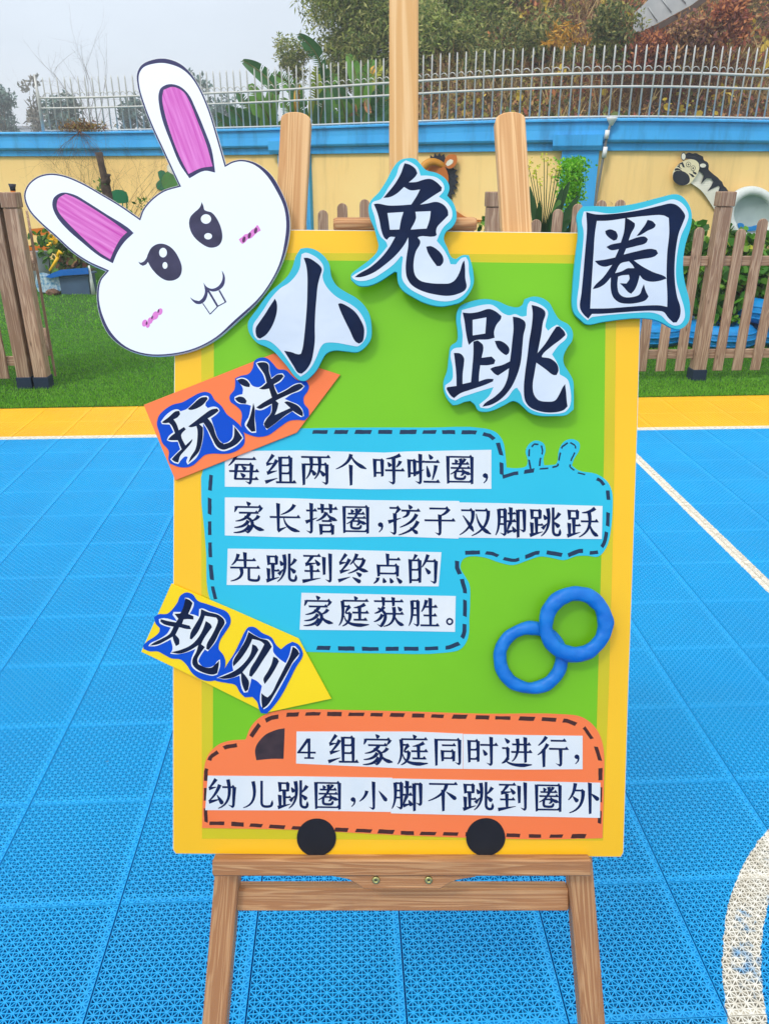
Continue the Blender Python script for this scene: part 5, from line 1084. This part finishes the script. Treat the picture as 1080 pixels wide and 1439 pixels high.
for A_, B_, w_ in (((765, 345), (790, 262), .035), ((760, 345), (800, 255), .045), ((770, 350), (812, 275), .05), ((755, 345), (744, 262), .03), ((760, 350), (750, 290), .04), ((775, 350), (832, 300), .05), ((752, 340), (758, 282), .03), ((772, 350), (780, 300), .05), ((765, 350), (800, 308), .05), ((745, 345), (736, 290), .03), ((780, 350), (820, 320), .05)):
    blade(fg, at(*A_, 8.0+rb.uniform(-.1, .1)), at(*B_, 8.0+rb.uniform(-.2, .2)), w_, .05, M_dl)
for i, (B_) in enumerate(((742, 232), (752, 238), (764, 222), (769, 228), (775, 245), (781, 240), (748, 246), (758, 256), (786, 238))):
    tube('flower_stalk', [at(760, 345, 8.0), at((760+B_[0])/2+2, 290, 8.0), at(*B_, 8.0)], .005, M_dl, fg, 5, [.007, .005, .003])
    C = np.array(at(*B_, 8.0))+rng.normal(size=(16, 3))*.022; leaves('flowers', C, .024, leafmat('petal_yellow', [(222, 214, 40), (200, 206, 60)]) if i == 0 else bpy.data.materials['petal_yellow'], fg, 1.3, 0, 0, 1, .35, 'stuff')
c = at(803, 262, 8.9); tp = root('trailing_plant', (c.x, c.y, 0), 'bright lime green trailing plant hanging in front of the blue pillar', 'plant')
M_lime = leafmat('leaf_lime', [(96, 176, 20), (120, 196, 30), (80, 156, 18), (140, 206, 44), (104, 184, 24)], .5, .35)
n = 2600; y_ = rng.beta(1.4, 2.2, n); cx_ = 805+rng.normal(0, 1, n)*(9.5-4*y_)-y_*6; C = np.array([at(cx_[i], 219+y_[i]*92+abs(rng.normal())*2, 8.9+rng.normal()*.12) for i in range(n)])
leaves('foliage', C, .042, M_lime, tp, 1.7, 0, .5, 1, .3)
pb_ = at(800, 330, 8.85); box('stand', (pb_.x, pb_.y, 0), (.25, .25, max(.2, pb_.z)), M_sky, tp, 0, .01)
tube('stem', [(pb_.x, pb_.y, pb_.z), at(803, 280, 8.9), at(804, 230, 8.9)], .02, M_dl, tp, 6)
bk_ = root('blue_bucket', court(1.13, FW+.08, 0), 'small blue bucket hung on the back of the middle fence post', 'bucket')
bk_.location = at(691, 297, 6.0); p = Vector(bk_.location)
tube('bucket_body', [p, p+Vector((0, 0, .085)), p+Vector((0, 0, .087)), p+Vector((0, 0, .01))], .04, M_sky, bk_, 16, [.034, .042, .038, .03], cap=False)
tube('hanger', [p+Vector((-.045, 0, .08)), p+Vector((0, 0, .1)), p+Vector((.06, .0, .085)), p+Vector((.06, 0, -.02))], .006, M_old, bk_, 6)
leafy('low_plant', 'low green plant with blue pot behind the clamp bar end', 697, 322, 8.3, .16, .1, 200, .07, M_lr2, 1.6)

# ================================================================== vegetation behind the wall
M_tr1 = leafmat('leaf_bamboo', [(138, 154, 68), (166, 174, 92), (108, 130, 58), (178, 178, 108), (90, 112, 54), (148, 162, 78)], .65, .3)
M_tr2 = leafmat('leaf_olive_dark', [(114, 126, 64), (90, 106, 54), (136, 140, 74), (76, 94, 50), (150, 146, 84), (102, 116, 60)], .7, .2)
M_hz = leafmat('leaf_haze_tinted', [(90, 122, 116), (104, 134, 126), (76, 108, 106), (112, 138, 126)], .9, .1)  # bluish fade of distant air is painted into these leaf colours
M_hz2 = leafmat('leaf_distant_dry', [(128, 128, 116), (112, 118, 106), (140, 134, 120)], .9, .1)
M_culm = mat('culm', (96, 92, 60), .7, c2=(70, 66, 44))
def tree(name, label, px, py, Y, rx, rz, n, size, m, k=16, cs=.3, asp=4, droop=.7, trunk=.1, grp=None, up=0, bz=None):
    c = at(px, py, Y); gz = hill_h(c.x, Y)-.1 if bz is None else bz; r_ = root(name, (c.x, c.y, gz), label, 'tree', grp)
    leaves('crown', clumpy(n, c, (rx, rx*.7, rz), k, min(rx, rz)*cs), size, m, r_, asp, up, droop)
    for i in range(3):
        o_ = random.uniform(-.3, .3)*rx; tube('trunk', [(c.x+o_*.2, c.y, gz), (c.x+o_*.6, c.y, (gz+c.z)/2), (c.x+o_, c.y, c.z+rz*.4)], trunk, M_culm, r_, 7, [trunk, trunk*.75, trunk*.3])
    return r_
tree('bamboo_clump', 'feathery drooping olive green bamboo left of the easel mast', 500, 25, 21, 1.0, 1.5, 17000, .14, M_tr1, 26, .26)
tree('bamboo_clump', 'dense drooping bamboo directly behind the easel mast', 545, 70, 20.4, 1.0, 1.4, 17000, .14, M_tr1, 26, .26)
tree('bamboo_clump', 'olive bamboo right of the easel mast, above the railing', 640, 30, 21.5, 1.3, 1.6, 20000, .14, M_tr1, 28, .26)
tree('bushy_tree', 'dark olive bushy tree low behind the railing right of the mast', 650, 110, 20, 1.4, .8, 14000, .12, M_tr2, 24, .28, 3, .3)
tree('bushy_tree', 'dark tree at the picture top between the right leg and the pale roof', 760, 20, 22, 1.5, 1.5, 18000, .13, M_tr2, 28, .27, 3.4, .4)
tree('bushy_tree', 'dark green tree just left of the pale roof', 850, 15, 23, 1.0, 1.2, 12000, .13, M_tr2, 20, .27, 3.4, .3)
tree('bushy_tree', 'low dark green shrub tree behind the right leg top', 735, 95, 19, 1.2, .75, 11000, .12, M_tr2, 20, .3, 3, .3)
tree('bushy_tree', 'green rounded tree showing right beside the mast above the railing', 612, 85, 19.6, .9, .8, 9000, .12, M_tr1, 20, .3, 3.2, .4)
tree('bushy_tree', 'olive green tree at the picture top midway between the mast and the right leg', 700, 50, 21, 1.2, 1.0, 11000, .13, M_tr1, 24, .28, 3.4, .5)
tree('small_tree', 'small pale green tree behind the tallest banana leaf', 413, 78, 24, .45, .6, 2600, .10, M_tr1, 12, .3, 3, .2, .05)
for i, (px, py, Y, rx, rz, n, m_, lb) in enumerate(((2, 160, 62, 1.0, 2.0, 1400, M_hz, 'dark bluish tree at the left edge of the picture beyond the wall'), (50, 152, 66, 1.1, 2.0, 700, M_hz2, 'thin grey leaved tree behind the left end post of the railing'), (93, 168, 58, 1.3, 1.1, 1400, M_hz, 'low bluish tree behind the first railing bars'),
        (188, 166, 60, 1.0, 1.2, 1000, M_hz, 'bluish green tree just left of the upright rabbit ear'), (268, 140, 60, 1.2, 1.7, 1200, M_hz, 'bluish tree hidden behind the upright rabbit ear'), (305, 165, 55, 1.3, .9, 1200, M_hz, 'low distant tree between the rabbit ear and the banana leaves'))):
    tree('distant_tree', lb, px, py, Y, rx, rz, n, .34, m_, 12, .33, 2.2, .1, .12, 'distant trees beyond the wall', .2, -.05)
bt = root('bare_tree', (at(132, 180, 48).x, 48, 0), 'tall bare slender tree between the railing and the sky, left of the rabbit ear', 'tree')
twigs('branches', at(134, 190, 48), 5, 3.3, M_twg, bt, 5, .02, 3, .35, 0, 21); tube('trunk', [(bt.location.x, 48, -.05), at(134, 188, 48)], .07, M_twg, bt, 6)
fb = root('distant_building', (at(36, 186, 130).x, 130, 0), 'pale low building far away at the left, just above the blue coping', 'building')
a = at(36, 181, 130); box('wall', (a.x, 130, 0), (4.2, 5, a.z), mat('far_wall', (176, 186, 196), .9), fb); box('roof', (a.x, 130, a.z+.001), (4.6, 5.4, .25), mat('far_roof', (150, 160, 172), .9), fb)

# banana plants
M_ba = mat('banana_leaf', (112, 160, 60), .45, c2=(82, 134, 56), scale=6, spec=.4); M_bb = mat('banana_leaf_dark', (70, 122, 66), .45, c2=(54, 104, 58), scale=6, spec=.4)
M_by = mat('banana_leaf_yellow', (176, 176, 50), .5, c2=(120, 150, 44), scale=4); M_bd = mat('banana_leaf_dead', (164, 116, 70), .8, c2=(120, 74, 56), scale=9); M_bg = mat('banana_leaf_gold', (206, 150, 40), .7, c2=(180, 140, 50), scale=7)
M_bs = mat('banana_stem', (110, 122, 66), .6, c2=(88, 84, 50), scale=8)
for m_ in (M_ba, M_bb, M_by):
    t = m_.node_tree; b_ = t.nodes['Principled BSDF']; o_ = t.nodes['Material Output']; tr_ = t.nodes.new('ShaderNodeBsdfTranslucent'); ms = t.nodes.new('ShaderNodeMixShader'); ms.inputs[0].default_value = .3
    t.links.new(b_.inputs['Base Color'].links[0].from_socket, tr_.inputs['Color']); t.links.new(b_.outputs[0], ms.inputs[1]); t.links.new(tr_.outputs[0], ms.inputs[2]); t.links.new(ms.outputs[0], o_.inputs[0])
def banana_leaf(parent, A_, B_, wpx, Y, bow, m, seed):
    R = random.Random(seed); A, B = np.array(A_, float), np.array(B_, float); d = B-A; L = np.linalg.norm(d); d /= L; s = np.array([-d[1], d[0]]); n = 26; V = []; Fc = []
    wz = wpx/2; dy = R.uniform(-.35, .35)
    for side in (-1, 1):
        cut = 0
        for i in range(n-1):
            t0, t1 = i/(n-1), (i+1)/(n-1)
            if R.random() < .13: cut = 2
            q = []
            for t, e_ in ((t0, 0), (t1, 0), (t1, 1), (t0, 1)):
                c0 = A+d*L*t+s*bow*math.sin(math.pi*t); h = wz*(math.sin(math.pi*min(1, .06+t*.92))**.55) if e_ else 0
                if e_ and cut: t_ = t+.04*(1 if t == t0 else .1); c0 = A+d*L*t_+s*bow*math.sin(math.pi*min(1, t_))
                p = c0+s*side*h+d*h*.25*e_; q.append(at(p[0], p[1], Y+dy*t+(.0 if not e_ else -.10*h/9+.05*side*math.sin(6*t))))
            k = len(V); V += q; Fc.append((k, k+1, k+2, k+3)); cut = max(0, cut-1)
    lf_ = mk('leaf', V, Fc, m, parent)
    mp_ = [at(*(A+d*L*t+s*bow*math.sin(math.pi*t)), Y+dy*t-.012) for t in np.linspace(0, 1, 8)]
    tube('midrib', mp_, .012, M_ly if False else M_bs, lf_, 5, [.022-.002*i for i in range(8)])
bp1 = root('banana_plant', (at(362, 200, 16.4).x, 16.4, 0), 'banana plant with dark drooping leaves right of the rabbit ear', 'banana plant', 'banana plants beyond the wall')
bp2 = root('banana_plant', (at(432, 200, 16).x, 16, 0), 'banana plant with tall torn leaf reaching the sky and a yellow hanging leaf', 'banana plant', 'banana plants beyond the wall')
bp3 = root('banana_plant', (at(505, 200, 16.2).x, 16.2, 0), 'banana plant with dead brown leaves just left of the easel mast', 'banana plant', 'banana plants beyond the wall')
for b_, px in ((bp1, 362), (bp2, 432), (bp3, 505)): tube('stem', [b_.location, at(px, 178, b_.location.y+.1)], .1, M_bs, b_, 10, [.13, .09])
for k, (pl, A_, B_, w_, bow, m_, dy) in enumerate((
 (bp1, (392, 132), (341, 85), 21, 5, M_bb, 0), (bp1, (404, 186), (318, 150), 22, -7, M_bb, -.2), (bp1, (372, 188), (352, 118), 24, 3, M_ba, .2), (bp1, (352, 190), (303, 160), 22, -6, M_bb, .1), (bp1, (392, 188), (362, 142), 22, 0, M_ba, -.3), (bp1, (362, 190), (333, 128), 18, 4, M_bb, .4), (bp1, (380, 190), (388, 110), 20, -3, M_ba, .5),
 (bp2, (455, 108), (419, 48), 21, 7, M_bb, .3), (bp2, (440, 186), (443, 94), 20, 2, M_by, -.2), (bp2, (430, 150), (384, 102), 22, 6, M_ba, .3), (bp2, (428, 188), (408, 118), 22, 3, M_bb, 0), (bp2, (455, 188), (470, 104), 24, -3, M_ba, .2), (bp2, (420, 190), (396, 138), 22, 2, M_ba, -.1), (bp2, (446, 188), (458, 126), 24, 0, M_bb, -.3), (bp2, (455, 130), (452, 92), 20, 3, M_bb, .35),
 (bp3, (500, 130), (489, 76), 20, 4, M_ba, .2), (bp3, (505, 188), (523, 84), 26, -6, M_ba, .1), (bp3, (515, 188), (549, 112), 26, -5, M_bb, .2), (bp3, (492, 188), (470, 118), 24, 5, M_bb, 0), (bp3, (508, 150), (536, 92), 20, -4, M_by, .3), (bp3, (520, 190), (560, 140), 26, -3, M_bb, .1), (bp3, (488, 190), (478, 138), 26, 2, M_ba, -.2), (bp3, (508, 188), (505, 112), 24, 2, M_ba, .4), (bp3, (540, 190), (530, 132), 24, 2, M_bb, 0))):
    banana_leaf(pl, A_, B_, w_, pl.location.y+dy, bow, m_, k)
for k, (pl, A_, B_, w_, m_) in enumerate(((bp2, (420, 118), (416, 160), 8, M_bg), (bp2, (416, 122), (418, 156), 6, M_bg), (bp3, (496, 146), (484, 178), 9, M_bd), (bp3, (498, 146), (500, 180), 9, M_bd), (bp3, (496, 148), (492, 180), 8, M_bd), (bp3, (514, 140), (520, 160), 9, M_bd), (bp3, (512, 142), (508, 162), 7, M_bg), (bp3, (528, 92), (522, 104), 8, M_bg))):
    banana_leaf(pl, A_, B_, w_, pl.location.y-.35, 1, m_, 50+k)
for k, (px, py, m_) in enumerate(((352, 196, M_bb), (385, 196, M_ba), (420, 196, M_bb), (460, 194, M_bb), (500, 194, M_bb), (535, 194, M_bb))): banana_leaf((bp1, bp1, bp2, bp2, bp3, bp3)[k], (px, py), (px-22+k*9, py-42), 30, 15.9, 2, m_, 90+k)

# undergrowth on the hill
def on_hill(n, x0, x1, y0, y1, hmax):
    x = rng.uniform(x0, x1, n); y = rng.uniform(0, 1, n)*(y1-y0)+np.interp(x, wX, wYv)+.45; z = np.array([hill_h(a, b_) for a, b_ in zip(x, y)])+rng.uniform(-.05, hmax, n)*rng.uniform(.2, 1, n); return np.stack([x, y, z], 1)
def patches(C, k, s):
    C = C.copy()
    K = C[rng.integers(0, len(C), k)]; i = rng.integers(0, k, len(C)); o_ = K[i]+rng.normal(size=C.shape)*np.array([s, s, s*.35]); o_[:, 1] = np.maximum(o_[:, 1], np.interp(o_[:, 0], wX, wYv)+.4); o_[:, 2] = np.array([hill_h(a, b_) for a, b_ in o_[:, :2]])+np.abs(C[:, 2]-np.array([hill_h(a, b_) for a, b_ in C[:, :2]])); return o_
M_h1 = leafmat('scrub_brown', [(146, 104, 80), (120, 82, 70), (166, 124, 84), (98, 72, 62), (182, 144, 96), (134, 90, 80)], .85, .12)
M_h2 = leafmat('scrub_olive', [(128, 130, 60), (104, 110, 54), (152, 146, 72), (86, 92, 48), (172, 160, 80)], .8, .2)
M_h3 = leafmat('scrub_rust', [(178, 104, 70), (156, 86, 64), (196, 128, 80), (130, 76, 64)], .8, .2)
M_h4 = leafmat('leaf_bright_yellow', [(214, 184, 50), (196, 172, 60), (224, 196, 80)], .6, .3)
M_straw = leafmat('dry_grass', [(178, 150, 96), (150, 124, 76), (126, 100, 62), (190, 166, 116)], .8, .2)
leaves('scrub_brown', on_hill(46000, .2, 12, 12.9, 26, .55), .10, M_h1, None, 2.6, .4, 0, 1, .5, 'stuff')
leaves('scrub_olive', patches(on_hill(22000, -.5, 11, 12.9, 25, .6), 130, .38), .11, M_h2, None, 2.2, .2, 0, 1, .4, 'stuff')
leaves('scrub_rust', patches(on_hill(20000, 2.2, 12, 12.9, 25, .6), 90, .4), .13, M_h3, None, 2.4, .2, 0, 1, .4, 'stuff')
leaves('dry_grass', patches(on_hill(15000, .5, 12, 12.9, 25, .3), 160, .28), .50, M_straw, None, 26, 1.1, 0, .75, .5, 'stuff')
yl = on_hill(170, 1.5, 9, 12.9, 22, .9); yl = np.repeat(yl, 4, 0)+rng.normal(size=(680, 3))*.07
leaves('yellow_vine_leaves', yl, .13, M_h4, None, 1.25, -.3, 0, .8, .35, 'stuff', True)
leaves('dark_undergrowth', on_hill(9000, -1.5, 6, 12.7, 15.5, 1.3), .14, M_tr2, None, 2, .2, 0, 1, .4, 'stuff')
# golden ferns
fr = root('golden_fern', at(790, 75, 16.5), 'arching golden brown fern against the dark trees right of the easel leg', 'fern')
for k, (B_, hgt) in enumerate((((768, 52), 22), ((779, 34), 16), ((798, 30), 10), ((812, 36), 10), ((826, 58), 18), ((765, 62), 14))):
    A_ = (792, 72); pts = [(A_[0]+(B_[0]-A_[0])*t, A_[1]+(B_[1]-A_[1])*t-hgt*math.sin(math.pi*t)*.6) for t in np.linspace(0, 1, 12)]
    q = [at(x, y, 16.5+.1*k) for x, y in pts]; f_ = tube('frond', q, .006, M_bg, fr, 4, [.008-.0005*i for i in range(12)])
    C = np.repeat(np.array([list(p) for p in q[2:]]), 5, 0)+rng.normal(size=(50, 3))*.015; leaves('leaflets', C, .11, M_bg, f_, 4, -.4)
for lb, px, py, Y, rx, rz, m_ in (('rust brown bush growing over the lower end of the pale roof', 905, 72, 17, .5, .26, M_h3), ('brown bush under the middle of the pale roof', 962, 62, 16.9, .5, .26, M_h1), ('tangled dry bush at the upper right of the pale roof', 1010, 40, 16.8, .5, .4, M_h3), ('olive bush left of the pale roof end', 862, 44, 17, .36, .45, M_tr2)):
    c = at(px, py, Y); q = root('hill_bush', (c.x, c.y, hill_h(c.x, c.y)-.05), lb, 'bush'); leaves('foliage', clumpy(2600, c, (rx, rx*.6, rz), 14, .13), .10, m_, q, 2.4, .3); twigs('branches', q.location, 10, .9, M_twig, q, 1.2, .008, 3, .8, 0, int(px))
# pale building on the hill
hs = root('hillside_building', at(930, 60, 17.6), 'pale grey corrugated roof slope on the hill at the top right', 'building')
M_rf = mat('pale_roof', (186, 188, 186), .7, c2=(168, 172, 172), scale=5); M_dk = mat('dark_eaves', (92, 78, 70), .9)
q4 = [(889, 45), (889, 20), (925, -14), (1010, -80), (1080, -80), (1010, -22), (971, 7), (927, 31), (899, 45)]
apoly('roof_slope', q4, 17.8, 17.6, M_rf, hs)
apoly('eaves', [(899, 46), (927, 32), (971, 8), (1010, -21), (1012, -14), (973, 15), (929, 40), (902, 54)], 18.1, 17.55, M_dk, hs)
for i in range(6):
    t = i/5; x0, y0 = 893+t*85, 24-t*70; x1, y1 = 903+t*100, 42-t*62
    tube('roof_rib', [at(x0, y0, 17.59), at(x1, y1, 17.58)], .009, M_rf, hs, 5)

# ================================================================== light haze
hb_ = box('haze', (0, 88, -1.05), (300, 190, 13.5), M_soil); hb_['kind'] = 'stuff'
hm = bpy.data.materials.new('haze_air'); hm.use_nodes = True; t = hm.node_tree; t.nodes.clear(); o_ = t.nodes.new('ShaderNodeOutputMaterial'); pv = t.nodes.new('ShaderNodeVolumePrincipled')
pv.inputs['Density'].default_value = .0035; pv.inputs['Color'].default_value = (.95, .97, 1, 1); t.links.new(pv.outputs[0], o_.inputs['Volume']); hb_.data.materials[0] = hm
